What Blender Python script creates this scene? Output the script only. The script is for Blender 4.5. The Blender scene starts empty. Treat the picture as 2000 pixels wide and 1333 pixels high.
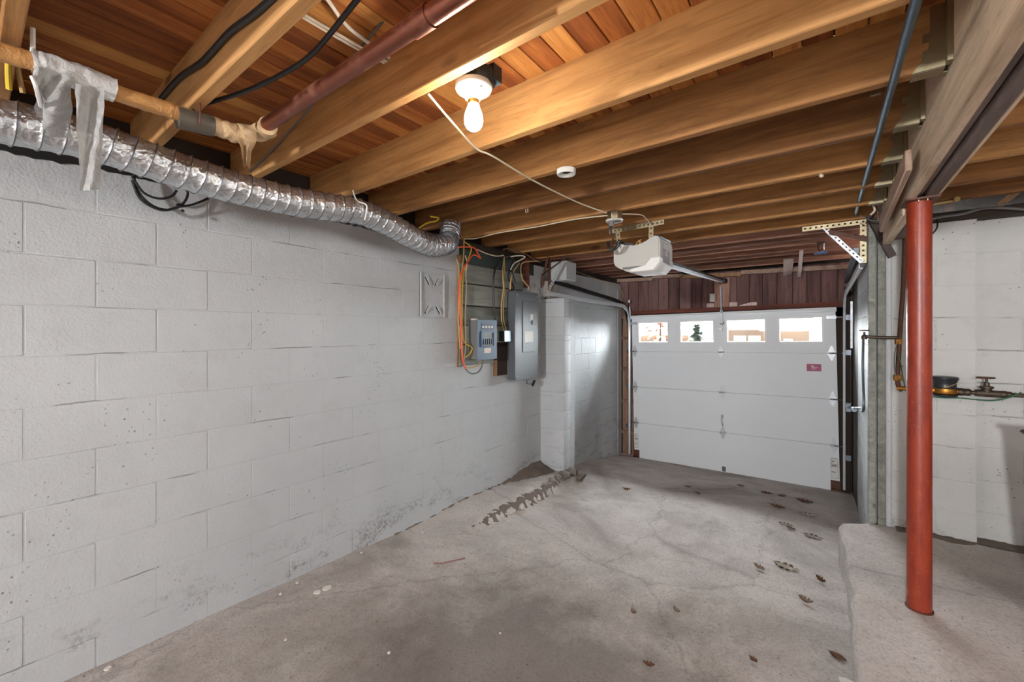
import bpy, bmesh, math, random
from mathutils import Vector, Matrix, noise
random.seed(7)
SC = bpy.context.scene
COL = SC.collection

# ------------------------------------------------------------------ camera, world, lights, exposure
F, U0, V0, EYE = 811.0, 1000.0, 646.0, 1.45
TH = math.radians(37.05)
CT, ST = math.cos(TH), math.sin(TH)
cam_d = bpy.data.cameras.new('camera')
cam_d.sensor_fit = 'HORIZONTAL'; cam_d.sensor_width = 36.0
cam_d.lens = F / 2000.0 * 36.0
cam_d.shift_y = (V0 - 666.5) / 2000.0
cam_d.clip_start = 0.02; cam_d.clip_end = 300
cam = bpy.data.objects.new('camera', cam_d); COL.objects.link(cam)
cam.location = (0, 0, EYE); cam.rotation_euler = (math.radians(90), 0, TH)
SC.camera = cam

world = bpy.data.worlds.new('sky'); SC.world = world
world.use_nodes = True
wn = world.node_tree.nodes; wn['Background'].inputs[0].default_value = (0.90, 0.95, 1.0, 1)
wn['Background'].inputs[1].default_value = 2.0

def lamp(name, loc, power, radius, color):
    l = bpy.data.lights.new(name, 'POINT'); l.energy = power; l.shadow_soft_size = radius; l.color = color
    o = bpy.data.objects.new(name, l); COL.objects.link(o); o.location = loc
    return o
lamp('fill_light_far', (-0.2, -4.9, 1.98), 820, 0.15, (0.99, 0.99, 1.0))  # unseen fill light added far behind the camera to even out the brightness
lamp('fill_light_behind', (0.12, -0.55, 2.03), 5, 0.08, (0.98, 0.98, 1.0))  # weak unseen fill light added just behind the camera
lamp('fill_light_right', (1.7, 0.30, 2.05), 50, 0.40, (1.0, 0.98, 0.96))  # soft unseen fill light added to brighten the right side and the door
# hazy sun behind the neighbouring houses, entering through the four door windows
sun_d = bpy.data.lights.new('hazy_sun', 'SUN'); sun_d.energy = 165.0; sun_d.angle = math.radians(112); sun_d.color = (0.94, 0.97, 1.0)
sun = bpy.data.objects.new('hazy_sun', sun_d); COL.objects.link(sun); sun.location = (0, 30, 20)
sun.rotation_euler = (math.radians(-62), 0, 0)      # shines towards -Y, 28 degrees above the horizon
BULB_STRENGTH = 160.0

SC.view_settings.view_transform = 'Standard'
SC.view_settings.look = 'None'
SC.view_settings.gamma = 1.0
SC.view_settings.use_curve_mapping = False
SC.view_settings.exposure = 0.66

# ------------------------------------------------------------------ helpers
def ray(u, v):
    r = (u - U0) / F
    return Vector((r * CT - ST, r * ST + CT, (V0 - v) / F))
def P(u, v, X=None, Y=None, Z=None, D=None):
    """world point seen at photo pixel (u,v) that lies on the given plane"""
    d = ray(u, v)
    if X is not None: t = X / d.x
    elif Y is not None: t = Y / d.y
    elif Z is not None: t = (Z - EYE) / d.z
    else: t = D
    return Vector((0, 0, EYE)) + d * t

def lin(c):
    return tuple((x / 12.92 if x <= 0.04045 else ((x + 0.055) / 1.055) ** 2.4) for x in (y / 255.0 for y in c)) + (1,)

class NT:
    def __init__(s, name):
        s.m = bpy.data.materials.new(name); s.m.use_nodes = True
        s.n = s.m.node_tree.nodes; s.l = s.m.node_tree.links
        s.b = s.n['Principled BSDF']; s.out = s.n['Material Output']
    def add(s, t, **k):
        nd = s.n.new(t)
        for a, v in k.items(): setattr(nd, a, v)
        return nd
    def put(s, sock, v):
        if isinstance(v, bpy.types.NodeSocket): s.l.new(v, sock)
        else: sock.default_value = v
    def math(s, op, a, b=0.0, clamp=False):
        nd = s.add('ShaderNodeMath', operation=op, use_clamp=clamp); s.put(nd.inputs[0], a); s.put(nd.inputs[1], b); return nd.outputs[0]
    def pos(s): return s.add('ShaderNodeNewGeometry').outputs['Position']
    def rnd(s): return s.add('ShaderNodeObjectInfo').outputs['Random']
    def sep(s, v):
        nd = s.add('ShaderNodeSeparateXYZ'); s.put(nd.inputs[0], v); return nd.outputs
    def vmul(s, v, k):
        nd = s.add('ShaderNodeVectorMath', operation='MULTIPLY'); s.put(nd.inputs[0], v); s.put(nd.inputs[1], k); return nd.outputs[0]
    def vadd(s, v, w):
        nd = s.add('ShaderNodeVectorMath', operation='ADD'); s.put(nd.inputs[0], v); s.put(nd.inputs[1], w); return nd.outputs[0]
    def comb(s, x, y, z):
        nd = s.add('ShaderNodeCombineXYZ'); s.put(nd.inputs[0], x); s.put(nd.inputs[1], y); s.put(nd.inputs[2], z); return nd.outputs[0]
    def noise(s, v, scale, detail=4, rough=0.55, dist=0.0):
        nd = s.add('ShaderNodeTexNoise'); s.put(nd.inputs['Vector'], v); nd.inputs['Scale'].default_value = scale
        nd.inputs['Detail'].default_value = detail; nd.inputs['Roughness'].default_value = rough; nd.inputs['Distortion'].default_value = dist
        return nd.outputs['Fac']
    def voro(s, v, scale, feature='F1'):
        nd = s.add('ShaderNodeTexVoronoi', feature=feature); s.put(nd.inputs['Vector'], v); nd.inputs['Scale'].default_value = scale
        return nd.outputs['Distance']
    def ramp(s, f, stops, interp='LINEAR'):
        nd = s.add('ShaderNodeValToRGB'); s.put(nd.inputs[0], f); cr = nd.color_ramp; cr.interpolation = interp
        while len(cr.elements) < len(stops): cr.elements.new(0.5)
        for e, (p, c) in zip(cr.elements, stops):
            e.position = p; e.color = c if not isinstance(c, (int, float)) else (c, c, c, 1)
        return nd.outputs['Color']
    def mix(s, f, a, b, mode='MIX'):
        nd = s.add('ShaderNodeMix', data_type='RGBA', blend_type=mode)
        s.put(nd.inputs['Factor'], f); s.put(nd.inputs['A'], a); s.put(nd.inputs['B'], b)
        return nd.outputs['Result']
    def bump(s, h, strength=0.3, dist=0.005, normal=None):
        nd = s.add('ShaderNodeBump'); nd.inputs['Strength'].default_value = strength; nd.inputs['Distance'].default_value = dist
        s.put(nd.inputs['Height'], h)
        if normal is not None: s.put(nd.inputs['Normal'], normal)
        return nd.outputs['Normal']
    def set(s, **k):
        for a, v in k.items():
            s.put(s.b.inputs[{'color': 'Base Color', 'rough': 'Roughness', 'metal': 'Metallic', 'normal': 'Normal', 'spec': 'Specular IOR Level'}.get(a, a)], v)
        return s.m

def flat(name, c, rough=0.6, metal=0.0, var=0.12, scale=30, bump=0.1):
    """one-colour material with a little mottling and relief"""
    t = NT(name); p = t.pos()
    f = t.noise(p, scale, 4)
    col = t.mix(t.math('MULTIPLY', f, var * 2), lin(c), tuple(x * 0.55 for x in lin(c)[:3]) + (1,))
    n = t.bump(t.noise(p, scale * 6, 3), bump, 0.002)
    return t.set(color=col, rough=rough, metal=metal, normal=n)

# ---- painted concrete block
def paint_mat(name, base=(178, 181, 183), dirt=1.0, zj=1.754):
    t = NT(name); p = t.pos(); x, y, z = t.sep(p)
    big = t.noise(p, 1.3, 4); mid = t.noise(p, 7, 5, 0.6)
    col = t.mix(t.ramp(big, [(0.35, 0.0), (0.7, 1.0)]), lin(base), tuple(v * 0.88 for v in lin(base)[:3]) + (1,))
    col = t.mix(t.math('MULTIPLY', t.ramp(mid, [(0.55, 0.0), (0.75, 1.0)]), 0.22 * dirt), col, lin((150, 146, 140)))
    # pits and specks where the paint missed the block
    sp = t.ramp(t.voro(p, 34), [(0.08, 1.0), (0.17, 0.0)])
    gate = t.ramp(t.noise(p, 3.2, 3), [(0.50, 0.0), (0.66, 1.0)])
    spots = t.math('MULTIPLY', sp, gate)
    col = t.mix(t.math('MULTIPLY', spots, 0.7 * dirt), col, lin((78, 76, 72)))
    # bare damp patches low on the wall, with their own ragged outlines
    lowgate = t.ramp(z, [(0.0, 1.0), (0.36, 0.0)])
    pm = t.noise(t.vmul(p, (1, 1.6, 3.2)), 2.3, 6, 0.68)
    patch = t.math('MULTIPLY', t.ramp(pm, [(0.51, 0.0), (0.63, 1.0)]), lowgate)
    fine = t.ramp(t.noise(p, 55, 3), [(0.40, 0.0), (0.62, 1.0)])
    col = t.mix(t.math('MULTIPLY', t.math('MULTIPLY', patch, fine), 0.85 * dirt), col, lin((104, 102, 98)))
    # hairline cracks where the paint has split along some of the bed joints
    zz = t.math('ADD', z, t.math('MULTIPLY', t.math('SUBTRACT', t.noise(p, 5, 5, 0.7), 0.5), 0.022))
    fr = t.math('FRACT', t.math('DIVIDE', t.math('ADD', t.math('SUBTRACT', zz, zj), 20 * 0.2032), 0.2032))
    dj = t.math('MINIMUM', fr, t.math('SUBTRACT', 1.0, fr))
    cr = t.math('MULTIPLY', t.ramp(dj, [(0.006, 1.0), (0.016, 0.0)]), t.ramp(t.noise(t.vmul(p, (1.5, 1.5, 4)), 2.1, 3), [(0.54, 0.0), (0.62, 1.0)]))
    col = t.mix(t.math('MULTIPLY', cr, 0.55), col, lin((92, 90, 87)))
    h = t.math('ADD', t.math('MULTIPLY', t.noise(p, 95, 3, 0.6), 0.6), t.math('MULTIPLY', t.noise(p, 16, 4), 1.0))
    h = t.math('SUBTRACT', h, t.math('MULTIPLY', cr, 0.8))
    h = t.math('SUBTRACT', h, t.math('MULTIPLY', spots, 0.9))
    return t.set(color=col, rough=0.72, normal=t.bump(h, 0.58, 0.006))

# ---- concrete floor
def concrete_mat(name, base=(182, 174, 168), dark=(132, 122, 114), light=(206, 199, 192), stain=0.75, spot=None):
    t = NT(name); p = t.pos()
    n1 = t.noise(p, 0.85, 5, 0.62, 0.6); n2 = t.noise(p, 4.5, 6, 0.65); n3 = t.noise(p, 75, 5, 0.75); n4 = t.noise(p, 160, 2)
    col = t.mix(t.ramp(n2, [(0.36, 0.0), (0.70, 1.0)]), lin(base), lin(light))
    col = t.mix(t.math('MULTIPLY', t.ramp(n1, [(0.46, 0.0), (0.66, 1.0)]), stain), col, lin(dark))
    if spot is not None:                      # one broad oily stain of its own outline
        d = t.add('ShaderNodeVectorMath', operation='DISTANCE'); t.put(d.inputs[0], p); d.inputs[1].default_value = spot[0]
        r = t.math('DIVIDE', d.outputs['Value'], spot[1])
        edge = t.math('ADD', r, t.math('MULTIPLY', t.math('SUBTRACT', t.noise(p, 1.9, 5, 0.65), 0.5), 1.5))
        col = t.mix(t.math('MULTIPLY', t.ramp(edge, [(0.45, 1.0), (1.05, 0.0)]), 0.72), col, lin((98, 89, 81)))
    sc = t.ramp(t.noise(p, 9, 8, 0.78), [(0.54, 0.0), (0.72, 1.0)])
    col = t.mix(t.math('MULTIPLY', sc, 0.50), col, lin((84, 77, 70)))
    col = t.mix(t.math('MULTIPLY', t.ramp(n3, [(0.47, 0.0), (0.70, 1.0)]), 0.48), col, lin((88, 81, 75)))
    sp = t.ramp(t.voro(p, 16), [(0.045, 1.0), (0.075, 0.0)])
    col = t.mix(t.math('MULTIPLY', sp, 0.8), col, lin((70, 62, 55)))
    gr = t.math('MULTIPLY', t.ramp(t.voro(p, 62), [(0.10, 1.0), (0.2, 0.0)]), t.ramp(t.noise(p, 2.6, 4, 0.65), [(0.46, 0.0), (0.62, 1.0)]))
    col = t.mix(t.math('MULTIPLY', gr, 0.55), col, lin((74, 66, 58)))
    ck = t.ramp(t.voro(t.vadd(p, t.vmul(t.comb(n2, n1, 0.0), (0.35, 0.35, 0))), 0.55, 'DISTANCE_TO_EDGE'), [(0.0, 1.0), (0.006, 0.0)])
    col = t.mix(t.math('MULTIPLY', ck, 0.28), col, lin((72, 66, 60)))
    h = t.math('ADD', t.math('MULTIPLY', n3, 0.7), t.math('ADD', t.math('MULTIPLY', n4, 0.4), t.math('MULTIPLY', n2, 1.2)))
    return t.set(color=col, rough=0.9, normal=t.bump(h, 0.5, 0.006))

# ---- timber; axis = the direction of the grain
def wood_mat(name, c_dark, c_mid, c_light, axis='X', rough=0.7, stretch=14.0, knots=True, rings=5.0):
    t = NT(name); p = t.pos(); r = t.rnd()
    k = {'X': (1 / stretch, 1, 1), 'Y': (1, 1 / stretch, 1), 'Z': (1, 1, 1 / stretch)}[axis]
    q = t.vadd(p, t.comb(t.math('MULTIPLY', r, 37.0), t.math('MULTIPLY', r, 91.0), t.math('MULTIPLY', r, 53.0)))
    warp = t.noise(t.vmul(q, k), 6, 3)
    g = t.noise(t.vmul(q, k), 34, 5, 0.65, 0.4)
    bands = t.noise(t.vadd(t.vmul(q, k), t.vmul(t.comb(warp, warp, warp), (0.05, 0.05, 0.05))), rings * 3.2, 2, 0.5, 0.8)
    tone = t.math('ADD', t.math('MULTIPLY', g, 0.55), t.math('MULTIPLY', bands, 0.55))
    tone = t.math('ADD', tone, t.math('MULTIPLY', t.math('SUBTRACT', r, 0.5), 0.42))
    col = t.ramp(tone, [(0.30, lin(c_dark)), (0.55, lin(c_mid)), (0.82, lin(c_light))])
    line = t.ramp(t.math('FRACT', t.math('MULTIPLY', bands, 11.0)), [(0.0, 1.0), (0.22, 0.0), (0.9, 0.0), (1.0, 1.0)])
    col = t.mix(t.math('MULTIPLY', line, 0.20), col, lin(tuple(v * 0.6 for v in c_dark)))
    if knots:
        kd = t.voro(t.vmul(q, {'X': (0.55, 1.4, 1.4), 'Y': (1.4, 0.55, 1.4), 'Z': (1.4, 1.4, 0.55)}[axis]), 2.4)
        col = t.mix(t.math('MULTIPLY', t.ramp(kd, [(0.035, 1.0), (0.085, 0.0)]), 0.7), col, lin(tuple(v * 0.55 for v in c_dark)))
    grime = t.ramp(t.noise(p, 3.0, 5, 0.65), [(0.5, 0.0), (0.75, 1.0)])
    col = t.mix(t.math('MULTIPLY', grime, 0.28), col, lin(tuple(v * 0.62 for v in c_dark)))
    return t.set(color=col, rough=rough, normal=t.bump(t.math('ADD', g, t.math('MULTIPLY', bands, 0.5)), 0.22, 0.003), spec=0.25)

def metal_mat(name, c, rough=0.35, rust=0.0, rustc=(96, 52, 30), scale=22):
    t = NT(name); p = t.pos()
    n = t.noise(p, scale, 5, 0.65)
    col = t.mix(t.math('MULTIPLY', n, 0.5), lin(c), tuple(v * 0.5 for v in lin(c)[:3]) + (1,))
    met = 1.0
    if rust > 0:
        f = t.ramp(t.noise(p, scale * 0.8, 6, 0.7), [(0.62 - 0.4 * rust, 0.0), (0.78 - 0.4 * rust, 1.0)])
        col = t.mix(f, col, lin(rustc)); met = t.math('SUBTRACT', 1.0, f, True)
    elif rough == 0.38: met = 0.62
    return t.set(color=col, rough=t.math('ADD', t.math('MULTIPLY', n, 0.3), rough - 0.1), metal=met, normal=t.bump(t.noise(p, 180, 3), 0.12, 0.002))

def foil_mat(name):
    t = NT(name); p = t.pos()
    v = t.voro(t.vadd(p, t.vmul(t.comb(t.noise(p, 30, 2), t.noise(p, 34, 2), 0.0), (0.03, 0.03, 0.03))), 55)
    h = t.math('ADD', t.math('MULTIPLY', v, 1.0), t.math('MULTIPLY', t.noise(p, 140, 4, 0.6), 0.5))
    return t.set(color=lin((204, 208, 212)), rough=0.25, metal=0.88, normal=t.bump(h, 0.5, 0.008))

def emit_mat(name, c, s):
    t = NT(name)
    t.b.inputs['Emission Color'].default_value = c; t.b.inputs['Emission Strength'].default_value = s
    t.b.inputs['Base Color'].default_value = (0.9, 0.9, 0.88, 1)
    return t.m

def film_mat(name, c, alpha, rough=0.25):
    t = NT(name); p = t.pos()
    n = t.bump(t.noise(p, 60, 4, 0.6, 1.0), 0.6, 0.01)
    return t.set(color=t.mix(t.noise(p, 40, 3), lin(c), tuple(v * 0.6 for v in lin(c)[:3]) + (1,)), rough=rough, normal=n, Alpha=alpha)

def glass_mat(name):
    t = NT(name); t.n.remove(t.b)
    tr = t.add('ShaderNodeBsdfTransparent'); tr.inputs[0].default_value = (0.96, 0.98, 0.98, 1)
    gl = t.add('ShaderNodeBsdfGlossy'); gl.inputs['Roughness'].default_value = 0.04
    fr = t.add('ShaderNodeFresnel'); fr.inputs[0].default_value = 1.45
    mx = t.add('ShaderNodeMixShader'); t.l.new(fr.outputs[0], mx.inputs[0]); t.l.new(tr.outputs[0], mx.inputs[1]); t.l.new(gl.outputs[0], mx.inputs[2])
    t.l.new(mx.outputs[0], t.out.inputs[0]); return t.m

M = {}
M['paint'] = paint_mat('painted_block')
M['paint2'] = paint_mat('painted_block_right', (190, 190, 187), 1.1, 2.14 - 0.2032)
M['mortar'] = paint_mat('painted_mortar', (175, 178, 180), 1.2)
M['concrete'] = concrete_mat('concrete', spot=((-0.95, 1.35, 0.0), 1.15))
M['concrete2'] = concrete_mat('concrete_slab', (184, 177, 171), (140, 132, 125), (208, 202, 196), 0.5)
M['rubble'] = concrete_mat('broken_concrete', (140, 130, 121), (84, 74, 66), (186, 178, 170), 0.9)
M['soil'] = flat('soil', (118, 106, 97), 1.0, var=0.4, scale=14, bump=0.6)
M['joist'] = wood_mat('joist_timber', (118, 80, 48), (164, 117, 70), (198, 150, 96), 'X')
M['joist_old'] = wood_mat('old_joist_timber', (100, 66, 52), (140, 98, 80), (172, 128, 108), 'X')
M['plank_y'] = wood_mat('subfloor_timber', (122, 66, 34), (168, 100, 50), (206, 146, 80), 'Y', rings=7)
M['plank_z'] = wood_mat('wall_board_timber', (78, 54, 52), (112, 82, 78), (142, 110, 104), 'Z')
M['beam'] = wood_mat('beam_timber', (168, 144, 120), (210, 188, 162), (234, 214, 190), 'Y')
M['beam_dark'] = wood_mat('beam_timber_grey', (98, 84, 78), (130, 114, 108), (158, 142, 134), 'Y')
M['wood_pink'] = wood_mat('pinkish_timber', (134, 96, 84), (172, 132, 116), (196, 158, 142), 'Z')
M['wood_brown'] = wood_mat('brown_timber', (98, 70, 56), (132, 100, 82), (162, 130, 110), 'Z')
M['board_grey'] = wood_mat('painted_board', (84, 84, 76), (116, 118, 110), (146, 148, 140), 'Y', rough=0.6)
M['wood_pale'] = wood_mat('pale_timber', (186, 166, 158), (214, 196, 188), (232, 218, 212), 'Z')
M['wood_strip'] = wood_mat('strip_timber', (118, 92, 80), (150, 122, 106), (176, 150, 132), 'Y')
M['wood_tan'] = wood_mat('tan_timber', (116, 86, 62), (150, 114, 84), (180, 144, 108), 'Z')
M['wood_red'] = wood_mat('red_timber', (84, 44, 34), (112, 62, 50), (140, 84, 68), 'X')
M['foil'] = foil_mat('foil')
M['foil_wire'] = metal_mat('duct_wire', (120, 120, 122), 0.4)
M['galv'] = metal_mat('galvanised_steel', (196, 200, 204), 0.38)
M['galv_light'] = flat('bright_galvanised', (206, 209, 212), 0.35, 0.35, var=0.12)
M['galv_dark'] = metal_mat('galvanised_steel_dull', (120, 128, 136), 0.4)
M['zinc'] = metal_mat('zinc_angle', (172, 160, 130), 0.42)
M['rust_dark'] = metal_mat('dark_rusty_steel', (56, 42, 34), 0.6, 0.8, (48, 28, 20))
M['rust'] = metal_mat('rusty_steel', (92, 70, 58), 0.55, 0.7, (86, 48, 30))
M['dark_steel'] = metal_mat('dark_steel', (48, 52, 56), 0.35)
M['conduit'] = metal_mat('steel_conduit', (104, 124, 140), 0.36)
M['copper'] = metal_mat('copper_pipe', (150, 92, 74), 0.32, 0.25, (110, 72, 56), 9)
M['brass'] = metal_mat('brass', (190, 134, 60), 0.4, 0.25, (110, 72, 40))
M['iron'] = metal_mat('iron_pipe', (92, 82, 72), 0.5, 0.4, (72, 58, 46))
M['porcelain'] = flat('porcelain', (214, 208, 196), 0.25, var=0.03, bump=0.02)
M['plastic_white'] = flat('white_plastic', (226, 226, 222), 0.4, var=0.05, bump=0.03)
M['plastic_black'] = flat('black_plastic', (24, 25, 27), 0.45, var=0.05, bump=0.05)
M['plastic_grey'] = flat('grey_plastic', (186, 184, 178), 0.5, var=0.10, scale=12, bump=0.03)
M['plastic_dkgrey'] = flat('dark_grey_plastic', (112, 112, 110), 0.5, var=0.08, bump=0.1)
M['lens'] = flat('milky_lens', (226, 226, 224), 0.3, var=0.03, bump=0.02)
M['box_blue'] = flat('blue_panel_paint', (60, 84, 108), 0.5, var=0.10, bump=0.05)
M['box_blue_dark'] = flat('dark_blue_panel_paint', (28, 42, 62), 0.5, var=0.10, bump=0.05)
M['box_grey'] = flat('grey_panel_paint', (86, 90, 94), 0.45, 0.0, var=0.06, bump=0.04)
M['box_dark'] = flat('junction_box_steel', (58, 66, 72), 0.45, 0.5, var=0.15)
M['door_white'] = flat('door_paint', (226, 230, 233), 0.5, var=0.05, scale=6, bump=0.06)
M['frame_white'] = flat('window_frame_paint', (236, 236, 234), 0.45, var=0.03)
M['label_white'] = flat('paper_label', (222, 220, 214), 0.7, var=0.04, bump=0.03)
M['ink'] = flat('label_ink', (70, 70, 72), 0.7, var=0.02)
M['ink_red'] = flat('label_red_ink', (186, 92, 80), 0.7, var=0.02)
M['magenta'] = flat('magenta_sticker', (156, 26, 82), 0.45, var=0.05)
M['glass'] = glass_mat('window_glass')
M['red_paint'] = None
M['insul'] = film_mat('pipe_wrap', (196, 142, 84), 1.0, 0.35)
M['film'] = film_mat('plastic_film', (226, 226, 224), 0.86, 0.2)
M['film_tan'] = film_mat('tan_film', (216, 184, 142), 0.95, 0.25)
M['rubber'] = flat('rubber_sleeve', (84, 76, 66), 0.55, var=0.1)
for nm, c in (('orange', (226, 78, 28)), ('yellow', (206, 176, 44)), ('tan', (186, 154, 96)), ('cream', (208, 196, 170)), ('white', (222, 214, 200)),
              ('black', (26, 27, 28)), ('grey', (96, 96, 96)), ('green', (40, 96, 66)), ('dkgreen', (26, 52, 48)), ('red', (170, 52, 40)), ('brown', (108, 76, 52))):
    M['cable_' + nm] = flat('cable_' + nm, c, 0.45, var=0.06, bump=0.03)
M['leaf_brown'] = flat('leaf_brown', (136, 98, 72), 0.8, var=0.3, scale=60)
M['leaf_pale'] = flat('leaf_pale', (198, 186, 172), 0.8, var=0.25, scale=60)
M['leaf_grey'] = flat('leaf_grey', (166, 146, 128), 0.8, var=0.3, scale=60)
M['paper'] = flat('paper_scrap', (226, 218, 206), 0.8, var=0.04)
M['chip'] = flat('paint_chip', (214, 208, 200), 0.8, var=0.05)
M['stick_red'] = flat('red_stick', (134, 98, 92), 0.7, var=0.1)
M['sill'] = flat('sill_timber', (52, 40, 32), 0.85, var=0.3, scale=16)
M['green_board'] = flat('green_board', (36, 54, 50), 0.6, var=0.2)
M['handle_blue'] = flat('valve_handle_blue', (60, 110, 170), 0.5)
M['meter_black'] = flat('meter_black', (34, 36, 42), 0.35, var=0.05)
M['brick_tan'] = flat('house_brick', (128, 104, 84), 0.9, var=0.25, scale=9)
M['roof_grey'] = flat('house_roof', (104, 96, 90), 0.9, var=0.25, scale=12)
M['house_white'] = flat('house_white', (232, 232, 228), 0.7, var=0.04)
M['leafage'] = flat('evergreen', (74, 88, 72), 0.9, var=0.4, scale=20)
M['leafage2'] = flat('autumn_leaves', (140, 92, 66), 0.9, var=0.4, scale=20)
M['bark'] = flat('bark', (96, 80, 66), 0.9, var=0.3)
M['asphalt'] = flat('driveway_asphalt', (84, 84, 86), 0.9, var=0.2)
M['pane_dark'] = flat('house_window_glass', (150, 160, 150), 0.15, var=0.1)

def _red():
    t = NT('red_oxide_paint'); p = t.pos()
    n = t.noise(t.vmul(p, (1, 1, 0.35)), 16, 5, 0.65)
    col = t.mix(t.ramp(n, [(0.35, 0.0), (0.7, 1.0)]), lin((118, 38, 22)), lin((150, 58, 32)))
    f = t.ramp(t.noise(t.vmul(p, (1, 1, 0.25)), 30, 6, 0.7), [(0.62, 0.0), (0.70, 1.0)])
    col = t.mix(t.math('MULTIPLY', f, 0.75), col, lin((196, 112, 56)))
    s = t.ramp(t.voro(p, 60), [(0.06, 1.0), (0.10, 0.0)])
    col = t.mix(t.math('MULTIPLY', s, 0.5), col, lin((210, 180, 150)))
    return t.set(color=col, rough=0.36, normal=t.bump(t.noise(p, 60, 4), 0.2, 0.003))
M['red_paint'] = _red()

W = {}                               # world origin of every object made here
class MB:
    """collects shapes; build() links them as one mesh object"""
    def __init__(s): s.bm = bmesh.new()
    def quad(s, a, b, c, d):
        vs = [s.bm.verts.new(x) for x in (a, b, c, d)]; s.bm.faces.new(vs); return s
    def hexa(s, c8):
        v = [s.bm.verts.new(x) for x in c8]
        for f in ((0, 3, 2, 1), (4, 5, 6, 7), (0, 1, 5, 4), (1, 2, 6, 5), (2, 3, 7, 6), (3, 0, 4, 7)): s.bm.faces.new([v[i] for i in f])
        return s
    def box(s, a, b):
        (x0, y0, z0), (x1, y1, z1) = a, b
        x0, x1 = min(x0, x1), max(x0, x1); y0, y1 = min(y0, y1), max(y0, y1); z0, z1 = min(z0, z1), max(z0, z1)
        return s.hexa([(x0, y0, z0), (x1, y0, z0), (x1, y1, z0), (x0, y1, z0), (x0, y0, z1), (x1, y0, z1), (x1, y1, z1), (x0, y1, z1)])
    def bar(s, p0, p1, w, h, up=(0, 0, 1)):
        p0, p1 = Vector(p0), Vector(p1); d = (p1 - p0).normalized(); up = Vector(up)
        sd = d.cross(up)
        if sd.length < 1e-4: sd = d.cross(Vector((1, 0, 0)))
        sd.normalize(); n = sd.cross(d).normalized(); a, b = sd * w / 2, n * h / 2
        return s.hexa([p0 - a - b, p0 + a - b, p1 + a - b, p1 - a - b, p0 - a + b, p0 + a + b, p1 + a + b, p1 - a + b])
    def angle(s, p0, p1, w, t, n1, n2):
        """an angle iron: two flat legs along p0-p1, going off along n1 and n2"""
        p0, p1, n1, n2 = Vector(p0), Vector(p1), Vector(n1).normalized(), Vector(n2).normalized()
        for a, b in ((n1, n2), (n2, n1)):
            s.hexa([p0, p0 + a * w, p1 + a * w, p1, p0 + b * t, p0 + a * w + b * t, p1 + a * w + b * t, p1 + b * t])
        return s
    def perf(s, p0, p1, wdir, w, t, pitch=0.03, hole=0.0078):
        """a flat strip with a row of real round holes"""
        p0, p1 = Vector(p0), Vector(p1); L = (p1 - p0).length; d = (p1 - p0) / L
        wd = (Vector(wdir) - d * Vector(wdir).dot(d)).normalized(); nn = d.cross(wd) * t
        n = max(1, int(L / pitch)); step = L / n
        for k in range(n):
            c = p0 + d * (k + 0.5) * step
            out, inn = [], []
            for j in range(8):
                a = math.pi * j / 4
                ca, sa = math.cos(a), math.sin(a); m = max(abs(ca), abs(sa))
                out.append(c + d * (ca / m * step / 2) + wd * (sa / m * w / 2)); inn.append(c + d * ca * hole + wd * sa * hole)
            o0 = [s.bm.verts.new(x) for x in out]; i0 = [s.bm.verts.new(x) for x in inn]
            o1 = [s.bm.verts.new(x + nn) for x in out]; i1 = [s.bm.verts.new(x + nn) for x in inn]
            for j in range(8):
                q = (j + 1) % 8
                s.bm.faces.new((o0[j], o0[q], i0[q], i0[j])); s.bm.faces.new((o1[q], o1[j], i1[j], i1[q])); s.bm.faces.new((i0[j], i0[q], i1[q], i1[j]))
                if j % 2 == 1 or True: s.bm.faces.new((o0[q], o0[j], o1[j], o1[q]))
        return s
    def tube(s, pts, r, seg=10, caps=True, smooth=True):
        pts = [Vector(p) for p in pts]
        if smooth and len(pts) > 2: pts = spline(pts)
        n = len(pts); rr = r if callable(r) else (lambda k: r)
        t0 = (pts[1] - pts[0]).normalized(); a = Vector((0, 0, 1)) if abs(t0.z) < 0.9 else Vector((1, 0, 0))
        nrm = (a - t0 * a.dot(t0)).normalized(); rings = []
        for i, p in enumerate(pts):
            tg = (pts[min(i + 1, n - 1)] - pts[max(i - 1, 0)])
            tg = tg.normalized() if tg.length > 1e-9 else t0
            nrm = (nrm - tg * nrm.dot(tg)).normalized(); b = tg.cross(nrm); q = rr(i / (n - 1))
            rings.append([s.bm.verts.new(p + (nrm * math.cos(2 * math.pi * k / seg) + b * math.sin(2 * math.pi * k / seg)) * q) for k in range(seg)])
        for A, B in zip(rings, rings[1:]):
            for k in range(seg):
                s.bm.faces.new((A[k], A[(k + 1) % seg], B[(k + 1) % seg], B[k]))
        if caps: s.bm.faces.new(rings[0][::-1]); s.bm.faces.new(rings[-1])
        return s
    def lathe(s, prof, c, ax=(0, 0, 1), seg=24):
        c = Vector(c); ax = Vector(ax).normalized(); a = Vector((1, 0, 0)) if abs(ax.x) < 0.9 else Vector((0, 1, 0))
        e1 = (a - ax * a.dot(ax)).normalized(); e2 = ax.cross(e1); rings = []
        for r, h in prof:
            if r < 1e-6: rings.append([s.bm.verts.new(c + ax * h)])
            else: rings.append([s.bm.verts.new(c + ax * h + (e1 * math.cos(2 * math.pi * k / seg) + e2 * math.sin(2 * math.pi * k / seg)) * r) for k in range(seg)])
        for A, B in zip(rings, rings[1:]):
            for k in range(seg):
                q = (k + 1) % seg
                if len(A) == 1 and len(B) == 1: continue
                if len(A) == 1: s.bm.faces.new((A[0], B[q], B[k]))
                elif len(B) == 1: s.bm.faces.new((A[k], A[q], B[0]))
                else: s.bm.faces.new((A[k], A[q], B[q], B[k]))
        for R, f in ((rings[0], True), (rings[-1], False)):
            if len(R) > 1: s.bm.faces.new(R[::-1] if f else R)
        return s
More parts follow.
